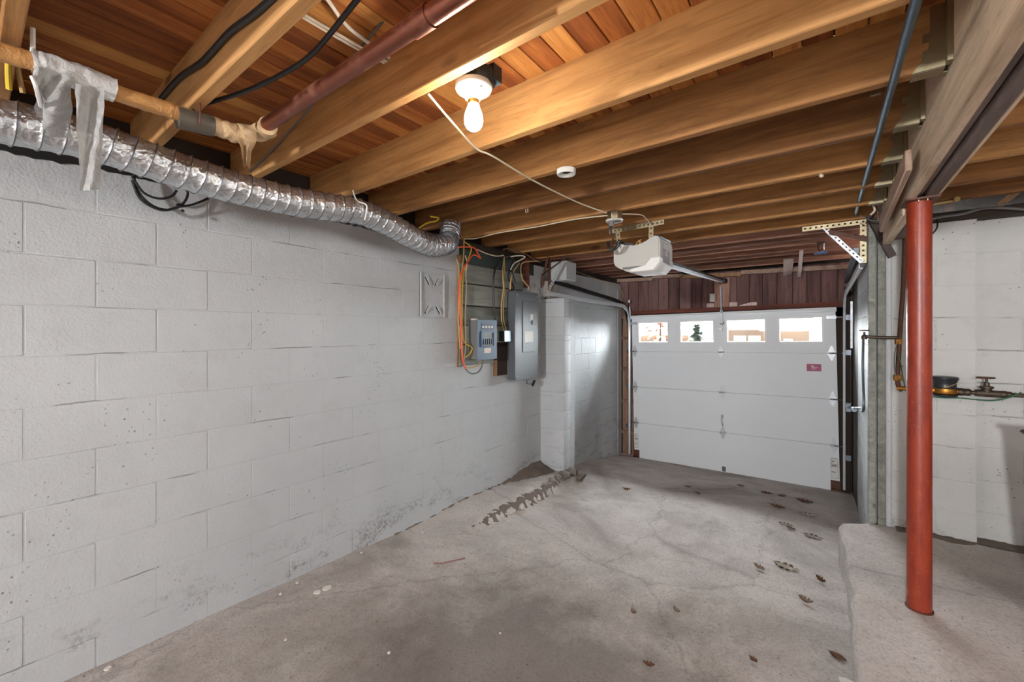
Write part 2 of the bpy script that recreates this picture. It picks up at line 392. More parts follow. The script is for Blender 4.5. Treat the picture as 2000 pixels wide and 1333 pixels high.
    def prism(s, poly, vec):
        vec = Vector(vec); a = [s.bm.verts.new(Vector(p)) for p in poly]; b = [s.bm.verts.new(Vector(p) + vec) for p in poly]
        s.bm.faces.new(a[::-1]); s.bm.faces.new(b); n = len(poly)
        for k in range(n): s.bm.faces.new((a[k], a[(k + 1) % n], b[(k + 1) % n], b[k]))
        return s
    def grid(s, fn, nu, nv):
        g = [[s.bm.verts.new(fn(i / (nu - 1), j / (nv - 1))) for j in range(nv)] for i in range(nu)]
        for i in range(nu - 1):
            for j in range(nv - 1): s.bm.faces.new((g[i][j], g[i + 1][j], g[i + 1][j + 1], g[i][j + 1]))
        return s
    def sheet(s, fn, nu, nv, th=0.0015):
        """a thin draped sheet with real thickness"""
        f0 = len(s.bm.faces); s.grid(fn, nu, nv)
        s.bm.faces.ensure_lookup_table(); fs = [s.bm.faces[k] for k in range(f0, len(s.bm.faces))]
        bmesh.ops.solidify(s.bm, geom=fs, thickness=th); return s
    def bevel(s, w, seg=1):
        bmesh.ops.bevel(s.bm, geom=list(s.bm.edges), offset=w, segments=seg, affect='EDGES', clamp_overlap=True); return s
    def jitter(s, amp, sc=9.0):
        for v in s.bm.verts: v.co += noise.noise_vector(v.co * sc) * amp
        return s
    def sub(s, n=1):
        bmesh.ops.subdivide_edges(s.bm, edges=list(s.bm.edges), cuts=n, use_grid_fill=True); return s
    def build(s, name, mat, parent=None, origin=None, sharp=40):
        vs = [v.co for v in s.bm.verts]
        if origin is None:
            if parent is not None: origin = W[parent]
            else:
                origin = Vector(((min(v.x for v in vs) + max(v.x for v in vs)) / 2, (min(v.y for v in vs) + max(v.y for v in vs)) / 2, min(v.z for v in vs)))
        origin = Vector(origin)
        for v in s.bm.verts: v.co -= origin
        bmesh.ops.recalc_face_normals(s.bm, faces=list(s.bm.faces))
        me = bpy.data.meshes.new(name); s.bm.to_mesh(me); s.bm.free()
        me.polygons.foreach_set('use_smooth', [True] * len(me.polygons)); me.set_sharp_from_angle(angle=math.radians(sharp))
        if mat is not None: me.materials.append(mat)
        o = bpy.data.objects.new(name, me); COL.objects.link(o)
        W[o] = origin
        if parent is not None: o.parent = parent; o.location = origin - W[parent]
        else: o.location = origin
        return o

def spline(pts, k=6):
    out = []; n = len(pts)
    for i in range(n - 1):
        p0, p1, p2, p3 = pts[max(i - 1, 0)], pts[i], pts[i + 1], pts[min(i + 2, n - 1)]
        for j in range(k):
            t = j / k
            out.append(0.5 * ((2 * p1) + (p2 - p0) * t + (2 * p0 - 5 * p1 + 4 * p2 - p3) * t * t + (3 * p1 - p0 - 3 * p2 + p3) * t ** 3))
    out.append(pts[-1]); return out

def tag(o, label, cat, group=None):
    o['label'] = label; o['category'] = cat
    if group: o['group'] = group
    return o
def thing(name, label, cat, loc, group=None):
    o = bpy.data.objects.new(name, None); COL.objects.link(o); o.location = loc; W[o] = Vector(loc); o.empty_display_size = 0.1
    return tag(o, label, cat, group)
def struct(o, label=None):
    o['kind'] = 'structure'
    if label: o['label'] = label
    return o
def copy(src, loc, parent):
    c = src.copy(); COL.objects.link(c); c.parent = parent; c.location = Vector(loc) - W[parent]; W[c] = Vector(loc); return c
def smooth(t): t = max(0.0, min(1.0, t)); return t * t * (3 - 2 * t)
def interp(x, pts):
    if x <= pts[0][0]: return pts[0][1]
    for (a, p), (b, q) in zip(pts, pts[1:]):
        if x <= b: return p + (q - p) * (x - a) / (b - a)
    return pts[-1][1]

# ------------------------------------------------------------------ dimensions
XL = -2.514                     # face of the left block wall
ZJ, ZS = 2.247, 2.447           # underside of joists, underside of subfloor
XB = 0.300                      # left face of the main beam
YD = 6.08                       # inner face of garage door
ZSL = 0.14                      # top of the raised slab on the right
FLOOR = [(-3, 0.0), (0.3, 0.0), (1.6, -0.03), (2.5, -0.07), (3.6, -0.14), (4.67, -0.24), (5.4, -0.33), (6.1, -0.45), (7, -0.47)]
def zf(x, y):
    z = interp(y, FLOOR)
    z += 0.045 * smooth((y - 3.6) / 2.4) * (x + 2.285) / 2.42
    led = smooth((-2.10 + 0.03 * noise.noise(Vector((0, y * 4, 0))) - x) / 0.05) * smooth((y - 1.9) / 0.9) * (1 - smooth((y - 4.02) / 0.14))
    z += led * (0.06 + 0.035 * smooth((y - 2.8) / 1.0)) + 0.012 * led * noise.noise(Vector((x * 14, y * 14, 1)))
    z += 0.006 * noise.noise(Vector((x * 1.6, y * 1.6, 0))) + 0.003 * noise.noise(Vector((x * 6, y * 6, 3)))
    return z

# ------------------------------------------------------------------ floor, slab
m = MB(); NX, NY = 140, 380
m.grid(lambda a, b: (lambda x, y: Vector((x, y, zf(x, y))))(-2.75 + 3.1 * a, -2.6 + 9.2 * b), NX, NY)
m.quad((-2.75, -6.5, 0), (0.35, -6.5, 0), (0.35, -2.6, 0), (-2.75, -2.6, 0))
struct(m.build('floor', M['concrete'], origin=(0, 0, 0), sharp=180), 'stained grey concrete garage floor sloping down to the door')

def slab_edge(y):               # left edge of the raised slab: broken and uneven
    return 0.100 + 0.010 * noise.noise(Vector((y * 5.0, 1.7, 0))) + 0.006 * noise.noise(Vector((y * 17, 4.2, 0))) + (0.022 if 2.6 < y < 2.85 else 0.0) * math.sin((y - 2.6) / 0.25 * math.pi) - 0.035 * smooth((y - 3.1) / 0.5)
m = MB()
def slab_top(a, b):
    y = -2.6 + (3.72 + 2.6) * b
    x0 = slab_edge(y) + 0.16 * smooth((y - 3.52) / 0.2) ** 2
    x = x0 + (3.4 - x0) * a ** 1.6
    dirt = 0.0
    return Vector((x, y, ZSL + 0.004 * noise.noise(Vector((x * 3, y * 3, 5))) - 0.02 * (1 - smooth((x - x0) / 0.012)) + 0.008 * smooth((x - 0.62 - 0.15 * noise.noise(Vector((y * 1.5, 0, 2)))) / 0.05)))
m.grid(slab_top, 70, 210)
def slab_side(a, b):
    y = -2.6 + (3.72 + 2.6) * b
    p = slab_top(0, b); zb = zf(0.0, y) - 0.06
    q = Vector((p.x + 0.012 * noise.noise(Vector((y * 9, a * 3, 1))) * (1 if 0 < a < 1 else 0), y, p.z + (zb - p.z) * a)); return q
m.grid(slab_side, 5, 210)
m.grid(lambda a, b: (lambda p: Vector((p.x, p.y + 0.02 * noise.noise(p * 8) * (1 if 0 < b < 1 else 0), p.z + (zf(0.1, 3.72) - 0.06 - p.z) * b)))(slab_top(a, 1.0)), 40, 5)
m.box((0.1, -6.5, -0.1), (3.4, -2.6, ZSL - 0.005))
struct(m.build('floor_slab', M['concrete2'], origin=(0.1, 0, 0), sharp=50), 'raised concrete slab with a broken edge under the red column')

# ------------------------------------------------------------------ left wall of painted concrete blocks
CH, CL = 0.2032, 0.4064
joints = [1.754 - CH * k for k in range(-2, 13)]
m = MB(); m.box((XL - 0.2, -6.5, -0.75), (XL - 0.0014, 6.12, 2.160))
wl = struct(m.build('wall_left', M['mortar'], origin=(XL, 0, 0)), 'white painted concrete block wall along the left side')
def block_mesh(L, H, T, name):
    b = MB(); b.box((-T, -L / 2, 0), (0, L / 2, H)).bevel(0.0018); o = b.build(name, M['paint'], wl, origin=(0, 0, 0)); me = o.data; bpy.data.objects.remove(o); return me
W2 = dict(W)
def add_block(me, loc, parent, name='block'):
    o = bpy.data.objects.new(name, me); COL.objects.link(o); o.parent = parent; o.location = Vector(loc) - W[parent]; W[o] = Vector(loc); return o
b_full = block_mesh(CL - 0.005, CH - 0.005, 0.03, 'block'); b_half = block_mesh(CL / 2 - 0.006, CH - 0.006, 0.03, 'half_block')
rb = random.Random(3)
for k in range(len(joints)):
    zt = joints[k] if k else 2.160
    z0 = zt - CH
    if zt < -0.5: continue
    off = 0.553 if k % 2 == 1 else 0.349
    zmid = z0 + CH / 2
    for j in range(-3, 15):
        y0 = off + CL * (j)
        if zmid < interp(y0 + 0.2, FLOOR) - 0.15 or y0 < -1.2 or y0 + CL > 6.14: continue
        if zmid < -0.12 and y0 < 3.4: continue
        add_block(b_full, (XL + rb.uniform(-0.0009, 0.0006), y0 + CL / 2, z0 + 0.003), wl)

# pilaster of painted blocks with a worn outer corner, and the broken pocket near its top
YP0, YP1, XP = 3.855, 4.10, -2.215
m = MB(); m.box((XL - 0.05, YP0 + 0.004, -0.6), (XP - 0.006, YP1 - 0.004, 1.79))
pil = struct(m.build('wall_pilaster', M['mortar'], origin=(XP, YP0, 0)), 'white painted block pilaster standing out from the left wall')
def pil_block(z0, z1, x1=XP, name='block', ch=0.045):
    b = MB(); ch2 = 0.09
    poly = [(XL - 0.02, YP0), (x1 - 0.006, YP0), (x1, YP0 + 0.012), (x1, YP0 + 0.135), (x1 - 0.03, YP0 + 0.15), (x1 - 0.03, YP1 - 0.012), (x1 - 0.004, YP1), (XL - 0.02, YP1)]
    b.prism([(x, y, z0 + 0.003) for x, y in poly], (0, 0, z1 - z0 - 0.006)).bevel(0.004)
    b.sub(1); b.jitter(0.004, 14)
    return b.build(name, M['paint'], pil)
zz = 1.80
while zz > -0.55:
    pil_block(zz - CH, zz, XP + rb.uniform(-0.003, 0.003)); zz -= CH
b = MB(); b.box((-2.40, YP0 + 0.02, 1.99), (XP + 0.01, YP1 + 0.01, 2.20)).bevel(0.012).sub(2).jitter(0.006, 12); b.build('block', M['paint'], pil)
b = MB(); b.box((XL - 0.02, YP0 + 0.06, 1.80), (-2.43, YP1, 2.0)).sub(3).jitter(0.03, 14); b.build('broken_core', M['rubble'], pil)
# rubble at the pilaster foot
for (u, v, s_) in ((1131, 926, 0.075), (1116, 933, 0.05), (1102, 939, 0.06), (1090, 944, 0.045), (1078, 950, 0.04), (1064, 958, 0.03), (1112, 925, 0.045)):
    p = P(u, v, Z=-0.10); p.z = zf(p.x, p.y) + s_ * 0.25; b = MB()
    bmesh.ops.create_icosphere(b.bm, subdivisions=3, radius=s_)
    for vv in b.bm.verts: vv.co *= 1 + 0.45 * noise.noise(vv.co * 22 + Vector((u, 0, 0))); 
    for vv in b.bm.verts: vv.co.z *= 0.7; vv.co += p
    q = b.build('rubble_lump', M['rubble'], pil)
# dirt banked in the corner
m = MB()
def bank(a, b):
    y = 1.9 + (YP0 - 0.01 - 1.9) * a; h = 0.022 + 0.08 * smooth((y - 3.1) / 0.7)
    x = XL - 0.01 + (0.05 + 0.025 * noise.noise(Vector((y * 5, 3, 0))) + 0.24 * smooth((y - 2.9) / 0.9)) * b
    return Vector((x, y, zf(x, y) - 0.012 + h * (1 - b) ** 1.6 + 0.02 * noise.noise(Vector((x * 16, y * 16, 0))) * (1 - b)))
m.grid(bank, 70, 14); o = m.build('soil', M['soil'], sharp=180); o['kind'] = 'stuff'; tag(o, 'dark soil banked in the corner before the pilaster', 'soil')

m = MB()
def foot(a, b):
    y = 2.15 + 1.75 * a; x = -2.115 + 0.03 * noise.noise(Vector((0, y * 4, 0))) + (0.16 + 0.05 * noise.noise(Vector((y * 7, 0, 4)))) * (b - 0.62)
    e = math.sin(math.pi * b) * math.sin(math.pi * min(1, a * 1.02))
    return Vector((x, y, zf(x, y) - 0.007 + e * (0.011 + 0.020 * noise.noise(Vector((x * 22, y * 22, 0))) + 0.008 * noise.noise(Vector((x * 60, y * 60, 0))))))
m.grid(foot, 220, 24); o = m.build('soil', M['soil'], sharp=180); o['kind'] = 'stuff'; tag(o, 'dark dirt lying along the foot of the raised ledge', 'soil')
m = MB()
def wallfoot(a, b):
    x = 0.37 + 2.4 * a; yw = 3.755 if x < 0.742 else 3.855; y = yw - (0.10 + 0.05 * noise.noise(Vector((x * 5, 2, 0)))) * b
    return Vector((x, y, ZSL - 0.004 + (0.014 + 0.012 * noise.noise(Vector((x * 25, y * 25, 0)))) * (1 - b) ** 1.5 + 0.006 * math.sin(math.pi * b)))
m.grid(wallfoot, 120, 8); o = m.build('soil', M['soil'], sharp=180); o['kind'] = 'stuff'; tag(o, 'dark dirt along the base of the right block wall', 'soil')
# sill plate over the wall
m = MB(); m.box((XL - 0.20, -6.5, 2.160), (XL - 0.045, 6.1, ZJ)); struct(m.build('trim_1', M['sill'], origin=(XL - 0.1, 0, 2.16)), 'dark sill plate on top of the left wall')
m = MB(); m.box((XL - 0.22, -6.5, ZJ), (XL - 0.16, 6.1, ZS)); struct(m.build('trim_2', M['sill'], origin=(XL - 0.2, 0, ZJ)), 'dark rim board at the ends of the joists')
# ragged black strip along the wall top, mostly painted shadow of the gap
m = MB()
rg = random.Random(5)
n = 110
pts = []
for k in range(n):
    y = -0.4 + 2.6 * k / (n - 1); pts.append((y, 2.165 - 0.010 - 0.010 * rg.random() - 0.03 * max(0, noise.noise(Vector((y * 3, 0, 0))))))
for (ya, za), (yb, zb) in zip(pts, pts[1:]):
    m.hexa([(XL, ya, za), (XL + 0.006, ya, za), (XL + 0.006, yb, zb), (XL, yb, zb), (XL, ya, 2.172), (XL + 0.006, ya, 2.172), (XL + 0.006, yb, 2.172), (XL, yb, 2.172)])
m.build('gap_shadow', M['plastic_black'], wl)

# ------------------------------------------------------------------ ceiling: subfloor planks and joists
m = MB(); m.box((-2.75, -6.5, ZS + 0.022), (3.4, 6.3, ZS + 0.06))
ceil = struct(m.build('ceiling', M['sill'], origin=(0, 0, ZS)), 'underside of the wooden floor above')
PW = 0.0885
me_cache = {}
JY = [-2.0, -1.6, -1.18, -0.755, -0.33, 0.100, 0.525, 0.944, 1.394, 1.822, 2.25, 2.66, 3.06, 3.48, 3.90, 4.24, 4.47, 4.72, 5.03, 5.26, 5.55, 5.92]
JT = 0.040
def plank_piece(x0, ya, yb):
    key = round(yb - ya, 3)
    if key not in me_cache:
        b = MB(); b.box((0.0016, 0.001, 0), (PW - 0.0016, yb - ya - 0.001, 0.022)).bevel(0.0025)
        o = b.build('plank', M['plank_y'], ceil, origin=(0, 0, 0)); me_cache[key] = o.data; bpy.data.objects.remove(o)
    add_block(me_cache[key], (x0, ya, ZS + rb.uniform(-0.0015, 0.0)), ceil, 'plank')
x = -2.72
while x < 3.2:
    cuts = [-2.5, 6.2]
    if x < 0.5:
        c1 = rb.choice(JY[5:10]) - 0.02; c2 = rb.choice(JY[11:15]) - 0.02
        cuts = [-2.5, c1, c2, 6.2]
    else:
        cuts = [-2.5, rb.choice(JY[8:13]) - 0.02, 3.9]
    for ya, yb in zip(cuts, cuts[1:]): plank_piece(x, ya, yb)
    x += PW
def joist(yfar, x0, x1, mat, zb=ZJ):
    b = MB(); n = 12
    b.box((x0, yfar - JT, zb), (x1, yfar, ZS + 0.006)).bevel(0.004)
    o = b.build('joist', mat, ceil, origin=((x0 + x1) / 2, yfar - JT / 2, zb)); return o
for i, y in enumerate(JY):
    joist(y, -2.66, XB - 0.012 if y < 3.85 else 0.29, M['joist'] if y < 4.0 else M['joist_old'])
for y in (0.80, 1.22, 1.64, 2.06, 2.48, 2.90, 3.30, 3.68): joist(y, 0.425, 3.2, M['joist'])

# ------------------------------------------------------------------ front wall: boards above and beside the door
m = MB(); m.box((-2.9, 6.18, 1.60), (0.6, 6.22, 2.47)); m.box((-2.9, 6.18, -0.6), (-2.24, 6.22, 1.72)); m.box((0.02, 6.18, -0.6), (0.6, 6.22, 1.72))
m.box((-2.32, 6.127, -0.6), (-2.25, 6.185, 1.72)); m.box((0.07, 6.127, -0.6), (0.18, 6.185, 1.72)); m.box((-2.32, 6.127, 1.605), (0.18, 6.185, 1.72))
wf = struct(m.build('wall_front', M['sill'], origin=(-1, 6.18, 0)), 'board wall around the garage door')
x = -2.55; 
while x < 0.40:
    w = rb.uniform(0.135, 0.165)
    b = MB(); b.box((x + 0.002, 6.150 + rb.uniform(0, 0.006), 1.64), (x + w - 0.002, 6.18, 2.24)).bevel(0.003); b.build('board', M['plank_z'], wf, origin=(x, 6.15, 1.64)); x += w
for x0, x1, mt in ((-2.50, -2.42, 'wood_brown'), (-2.418, -2.30, 'wood_brown')):
    b = MB(); b.box((x0, 6.155, -0.5), (x1, 6.18, 1.64)).bevel(0.003); b.build('board', M[mt], wf, origin=(x0, 6.155, 0))
for v in (620, 661, 721, 784, 845):
    z = P(1225, v, Y=6.12).z
    b = MB(); b.box((-2.505, 6.12, z - 0.025), (-2.30, 6.155, z + 0.025)).bevel(0.003); b.build('girt', M['wood_brown'], wf, origin=(-2.4, 6.12, z))
b = MB(); b.box((-2.535, 5.98, -0.5), (-2.505, 6.12, 2.06)).bevel(0.004); b.build('jamb_board', M['paint'], wf, origin=(-2.52, 6.0, 0))
b = MB(); b.box((0.17, 6.10, -0.42), (0.23, 6.18, 1.95)).bevel(0.003); b.build('jamb_board', M['sill'], wf, origin=(0.2, 6.1, 0))
# head trim above the door
m = MB(); pa, pb = P(1228, 612, Y=6.11), P(1646, 594, Y=6.11)
m.bar(pa, pb, 0.05, 0.055); struct(m.build('trim_3', M['wood_red']), 'reddish board along the top of the garage door')
# top plates under the last joists
for (u0, v0, u1, v1, mt) in ((1205, 549, 1275, 545.5, 'wood_strip'), (1275, 541.5, 1334, 538.5, 'wood_strip'), (1332, 541, 1448, 536, 'wood_tan'), (1448, 533, 1660, 521, 'wood_strip')):
    pa, pb = P(u0, v0, Y=6.10), P(u1, v1, Y=6.10); m = MB(); m.bar(pa, pb, 0.06, 0.05); m.build('top_plate', M[mt], wf)
# post behind the opener rail and small blocks at its foot
def on_front(name, poly, mat, y=6.10, th=0.04, parent=None):
    m = MB(); m.prism([P(u, v, Y=y) for u, v in poly], (0, th, 0)); return m.build(name, M[mat], parent)
on_front('post', [(1395, 601), (1395, 545), (1425, 542), (1425, 599)], 'wood_pink', parent=wf)
on_front('wood_block', [(1380, 601), (1380, 593), (1396, 592.5), (1396, 600)], 'wood_pale', parent=wf)
on_front('wood_block', [(1425, 600), (1425, 591), (1440, 590.5), (1440, 599)], 'wood_pale', parent=wf)
on_front('wood_block', [(1444, 600), (1444, 597), (1465, 591), (1478, 590.5), (1478, 598.5)], 'wood_pale', parent=wf)

# ------------------------------------------------------------------ right side walls
m = MB(); m.box((0.245, 3.80, -0.7), (0.42, 5.02, 2.20))
wg = struct(m.build('wall_garage_right', M['mortar'], origin=(0.245, 3.8, 0)), 'white painted side wall right of the garage door')
zz = 2.16; kk = 0
while zz > -0.5:
    ya = 3.80; L = 0.406 if kk % 2 == 0 else 0.203
    while ya < 5.0:
        yb = min(ya + L, 5.02); b = MB(); b.box((0.2425, ya + 0.003, zz - CH + 0.003), (0.27, yb - 0.003, zz - 0.003)).bevel(0.0024); b.build('block', M['paint'], wg); ya = yb; L = 0.406
    zz -= CH; kk += 1
b = MB(); b.box((0.24, 5.03, -0.5), (0.27, 5.13, 1.98)).bevel(0.006).sub(2).jitter(0.006, 8); b.build('jamb_post', M['board_grey'], wg)
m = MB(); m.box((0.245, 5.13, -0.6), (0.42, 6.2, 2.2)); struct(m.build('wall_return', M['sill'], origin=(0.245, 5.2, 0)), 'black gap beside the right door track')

YR0, YR1, XRJ = 3.75, 3.85, 0.742
m = MB(); m.box((0.30, YR0 + 0.0025, -0.3), (XRJ, YR0 + 0.3, 2.135)); m.box((XRJ, YR1 + 0.0025, -0.3), (3.4, YR1 + 0.3, 2.15))
wr = struct(m.build('wall_right', M['paint2'], origin=(0.3, YR0, 0)), 'white painted block wall behind the red column')
zz = 2.14; kk = 0
while zz > 0.0:
    for xa, xb, yy in ((0.36, XRJ, YR0), (XRJ + 0.002, 3.3, YR1)):
        xs = [xa]; step = CL if kk % 2 == 0 else CL / 2
        while xs[-1] + step < xb - 0.02: xs.append(xs[-1] + step); step = CL
        xs.append(xb)
        for x0, x1 in zip(xs, xs[1:]):
            b = MB(); b.box((x0 + 0.003, yy + rb.uniform(-0.0012, 0.0012), zz - CH + 0.003), (x1 - 0.003, yy + 0.03, zz - 0.003)).bevel(0.0024); b.build('block', M['paint2'], wr)
    zz -= CH; kk += 1
m = MB(); rc2 = random.Random(11); zc_ = 0.15; px_ = XRJ + 0.004  # dark jagged strip painted in for the shadow band at the wall step
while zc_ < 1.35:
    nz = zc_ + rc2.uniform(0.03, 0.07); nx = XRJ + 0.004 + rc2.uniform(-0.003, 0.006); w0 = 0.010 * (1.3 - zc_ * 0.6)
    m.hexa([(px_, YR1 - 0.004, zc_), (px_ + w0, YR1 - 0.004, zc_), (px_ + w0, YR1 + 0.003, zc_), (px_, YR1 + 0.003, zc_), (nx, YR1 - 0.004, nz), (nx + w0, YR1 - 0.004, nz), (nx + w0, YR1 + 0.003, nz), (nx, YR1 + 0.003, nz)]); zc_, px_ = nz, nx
m.build('step_shadow', M['rubble'], wr)
m = MB(); m.box((0.30, YR0, 2.14), (3.4, YR0 + 0.3, 2.20)); struct(m.build('trim_4', M['sill'], origin=(1, YR0, 2.14)), 'dark sill above the right block wall')
m = MB(); m.box((0.30, 4.15, 2.10), (3.4, 4.2, 2.5)); m.box((3.38, -6.5, -0.2), (3.42, 4.2, 2.5)); struct(m.build('wall_far_right', M['paint2'], origin=(3.4, 0, 0)), 'basement wall far to the right')
m = MB(); m.box((-2.75, -6.6, -0.2), (3.42, -6.5, 2.5)); struct(m.build('wall_back', M['paint2'], origin=(0, -6.5, 0)), 'painted basement wall behind the camera')
# posts at the corner
mk = 0
for (x0, x1, nm, mt, yy) in ((0.233, 0.272, 'post', 'board_grey', 3.735), (0.281, 0.322, 'post', 'board_grey', 3.74)):
    m = MB(); m.box((x0, yy, ZSL - 0.02), (x1, yy + 0.055, 2.19)).bevel(0.003); mk += 1
    o = m.build('corner_post', M[mt]); tag(o, ('grey wooden corner post, the one nearer the garage door' if mk == 1 else 'grey wooden corner post beside the rounded white corner'), 'post', 'grey corner posts')
m = MB(); m.tube([(0.340, 3.762, ZSL - 0.03), (0.340, 3.762, 2.13)], 0.020, 14, smooth=False); struct(m.build('trim_5', M['paint']), 'rounded white plaster corner at the end of the right wall')

# ------------------------------------------------------------------ main beam and red column
bt = thing('support_beam', 'heavy three-ply wooden beam resting on the red steel column', 'beam', (0.36, 1.5, 2.06))
for (x0, x1, z0, mt, ya, yb) in ((0.300, 0.336, 2.06, 'beam', -2.5, 2.80), (0.338, 0.360, 2.075, 'beam_dark', -2.5, 2.82), (0.362, 0.402, 2.06, 'beam_dark', -2.5, 2.80), (0.404, 0.420, 2.068, 'beam', -2.5, 2.78)):
    m = MB(); m.box((x0, ya, z0), (x1, yb, ZS - 0.005)).bevel(0.004); m.build('beam_ply', M[mt], bt)
m = MB(); m.box((0.305, 2.81, 2.02), (0.345, 3.72, ZS - 0.005)).bevel(0.004); m.build('beam_ply', M['beam'], bt)
m = MB(); m.box((0.36, 2.83, 2.05), (0.415, 3.72, ZS - 0.005)).bevel(0.004); m.build('beam_ply', M['beam_dark'], bt)
for k, y in enumerate(JY[8:14]):                                   # joist hangers nailed to the beam
    m = MB(); t = 0.003; yc = y - JT / 2
    for sg in (-1, 1):
        ys = yc + sg * (JT / 2 + 0.002)
        m.prism([(XB - 0.013, ys, ZJ + 0.19), (XB - 0.045, ys, ZJ + 0.19), (XB - 0.045, ys, ZJ + 0.11), (XB - 0.062, ys, ZJ + 0.11), (XB - 0.062, ys, ZJ + 0.085), (XB - 0.048, ys, ZJ + 0.085),
                 (XB - 0.048, ys, ZJ + 0.06), (XB - 0.062, ys, ZJ + 0.06), (XB - 0.062, ys, ZJ + 0.035), (XB - 0.085, ys, ZJ), (XB - 0.085, ys, ZJ - 0.003), (XB - 0.013, ys, ZJ - 0.003)], (0, sg * t, 0))
        m.box((XB - 0.013, ys, ZJ + 0.0), (XB - 0.001, ys + sg * 0.03, ZJ + 0.19))
    m.box((XB - 0.085, yc - JT / 2 - 0.005, ZJ - 0.004), (XB - 0.013, yc + JT / 2 + 0.005, ZJ - 0.001))
    m.build('joist_hanger', M['zinc'], bt)
m = MB(); m.box((0.295, 1.0, 2.06), (0.2985, 2.7, 2.085))
m.bm.free()
# a loose board lying against the beam side
m = MB(); m.bar(P(1775, 312, X=0.265), P(1722, 440, X=0.265), 0.022, 0.085, up=(0, 0, 1)); m.bevel(0.004)
tag(m.build('loose_board', M['wood_strip']), 'rough grey board wedged along the beam side beyond the red column', 'board')

XC, YC = 0.352, 2.715
ct = thing('support_column', 'red oxide painted round steel column on the raised slab', 'column', (XC, YC, ZSL))
m = MB(); m.tube([(XC, YC, ZSL + 0.004), (XC, YC, 1.1), (XC, YC, 2.056)], 0.0445, 40, smooth=False); m.build('shaft', M['red_paint'], ct)
m = MB(); m.lathe([(0.050, -0.002), (0.050, 0.006), (0.040, 0.006)], (XC, YC, ZSL), (0, 0, 1), 32); m.build('base_plate', M['rust'], ct)
m = MB(); m.box((XC - 0.055, YC - 0.08, 2.052), (XC + 0.06, YC + 0.08, 2.060)); m.build('cap_plate', M['rust'], ct)
for du in (-0.01, 0.02):
    m = MB(); m.tube([(XC + du, YC - 0.062, 2.062), (XC + du, YC - 0.062, 2.043)], 0.003, 6, smooth=False); m.build('bolt', M['zinc'], ct)

# ------------------------------------------------------------------ garage door
AL = math.atan(0.049 / 2.42)
DO = Vector((-2.285, YD, -0.462)); DX = Vector((math.cos(AL), 0, math.sin(AL))); DZ = Vector((-math.sin(AL), 0, math.cos(AL))); DYv = Vector((0, 1, 0))
def D(x, z, y=0.0): return DO + DX * x + DZ * z + DYv * y
def dbox(m, x0, x1, z0, z1, y0, y1):
    return m.hexa([D(x0, z0, y0), D(x1, z0, y0), D(x1, z0, y1), D(x0, z0, y1), D(x0, z1, y0), D(x1, z1, y0), D(x1, z1, y1), D(x0, z1, y1)])
dr = bpy.data.objects.new('door_1', None); COL.objects.link(dr); dr.location = D(1.21, 0); W[dr] = D(1.21, 0); struct(dr, 'white sectional garage door with four small windows')
SH, DW = 0.5335, 2.42
WIN = [(0.09, 0.54), (0.685, 1.137), (1.273, 1.733), (1.856, 2.308)]; WZ0, WZ1 = 1.722, 2.035
panels = []
for k in range(4):
    m = MB(); z0, z1 = k * SH + 0.0015, (k + 1) * SH - 0.0015
    if k < 3: dbox(m, 0, DW, z0, z1, 0, 0.045)
    else:
        dbox(m, 0, DW, z0, WZ0, 0, 0.045); dbox(m, 0, DW, WZ1, z1, 0, 0.045)
        xs = [0.0] + [x for w in WIN for x in w] + [DW]
        for a, b in zip(xs[::2], xs[1::2]): dbox(m, a, b, WZ0, WZ1, 0, 0.045)
    if k < 3: m.bevel(0.004)
    panels.append(m.build('door_panel', M['door_white'], dr))
    if k < 3:
        m = MB(); dbox(m, 0.001, DW - 0.001, z1 - 0.02, z1 + 0.023, 0.012, 0.034); m.build('joint_tongue', M['door_white'], panels[k])
for a, b in WIN:
    m = MB(); f = 0.018
    for (x0, x1, z0, z1) in ((a, b, WZ0, WZ0 + f), (a, b, WZ1 - f, WZ1), (a, a + f, WZ0 + f, WZ1 - f), (b - f, b, WZ0 + f, WZ1 - f)): dbox(m, x0, x1, z0, z1, -0.006, 0.05)
    m.build('window_frame', M['frame_white'], panels[3])
    m = MB(); dbox(m, a + f, b - f, WZ0 + f, WZ1 - f, 0.018, 0.022); m.build('pane', M['glass'], panels[3])
m = MB()                                                           # strut along the top edge
dbox(m, -0.01, DW + 0.01, 2.082, 2.134, -0.03, 0.0); dbox(m, -0.01, DW + 0.01, 2.10, 2.116, -0.045, -0.028); m.bevel(0.003); m.build('top_strut', M['door_white'], dr)
for x0, x1 in ((0.0, 0.07), (DW - 0.09, DW)):                      # end stiles
    for k in range(4):
        m = MB(); zt = (k + 1) * SH - 0.012 if k < 3 else 2.07
        dbox(m, x0, x1, k * SH + 0.012, zt, -0.004, 0.0); m.build('end_stile', M['door_white'], panels[k])
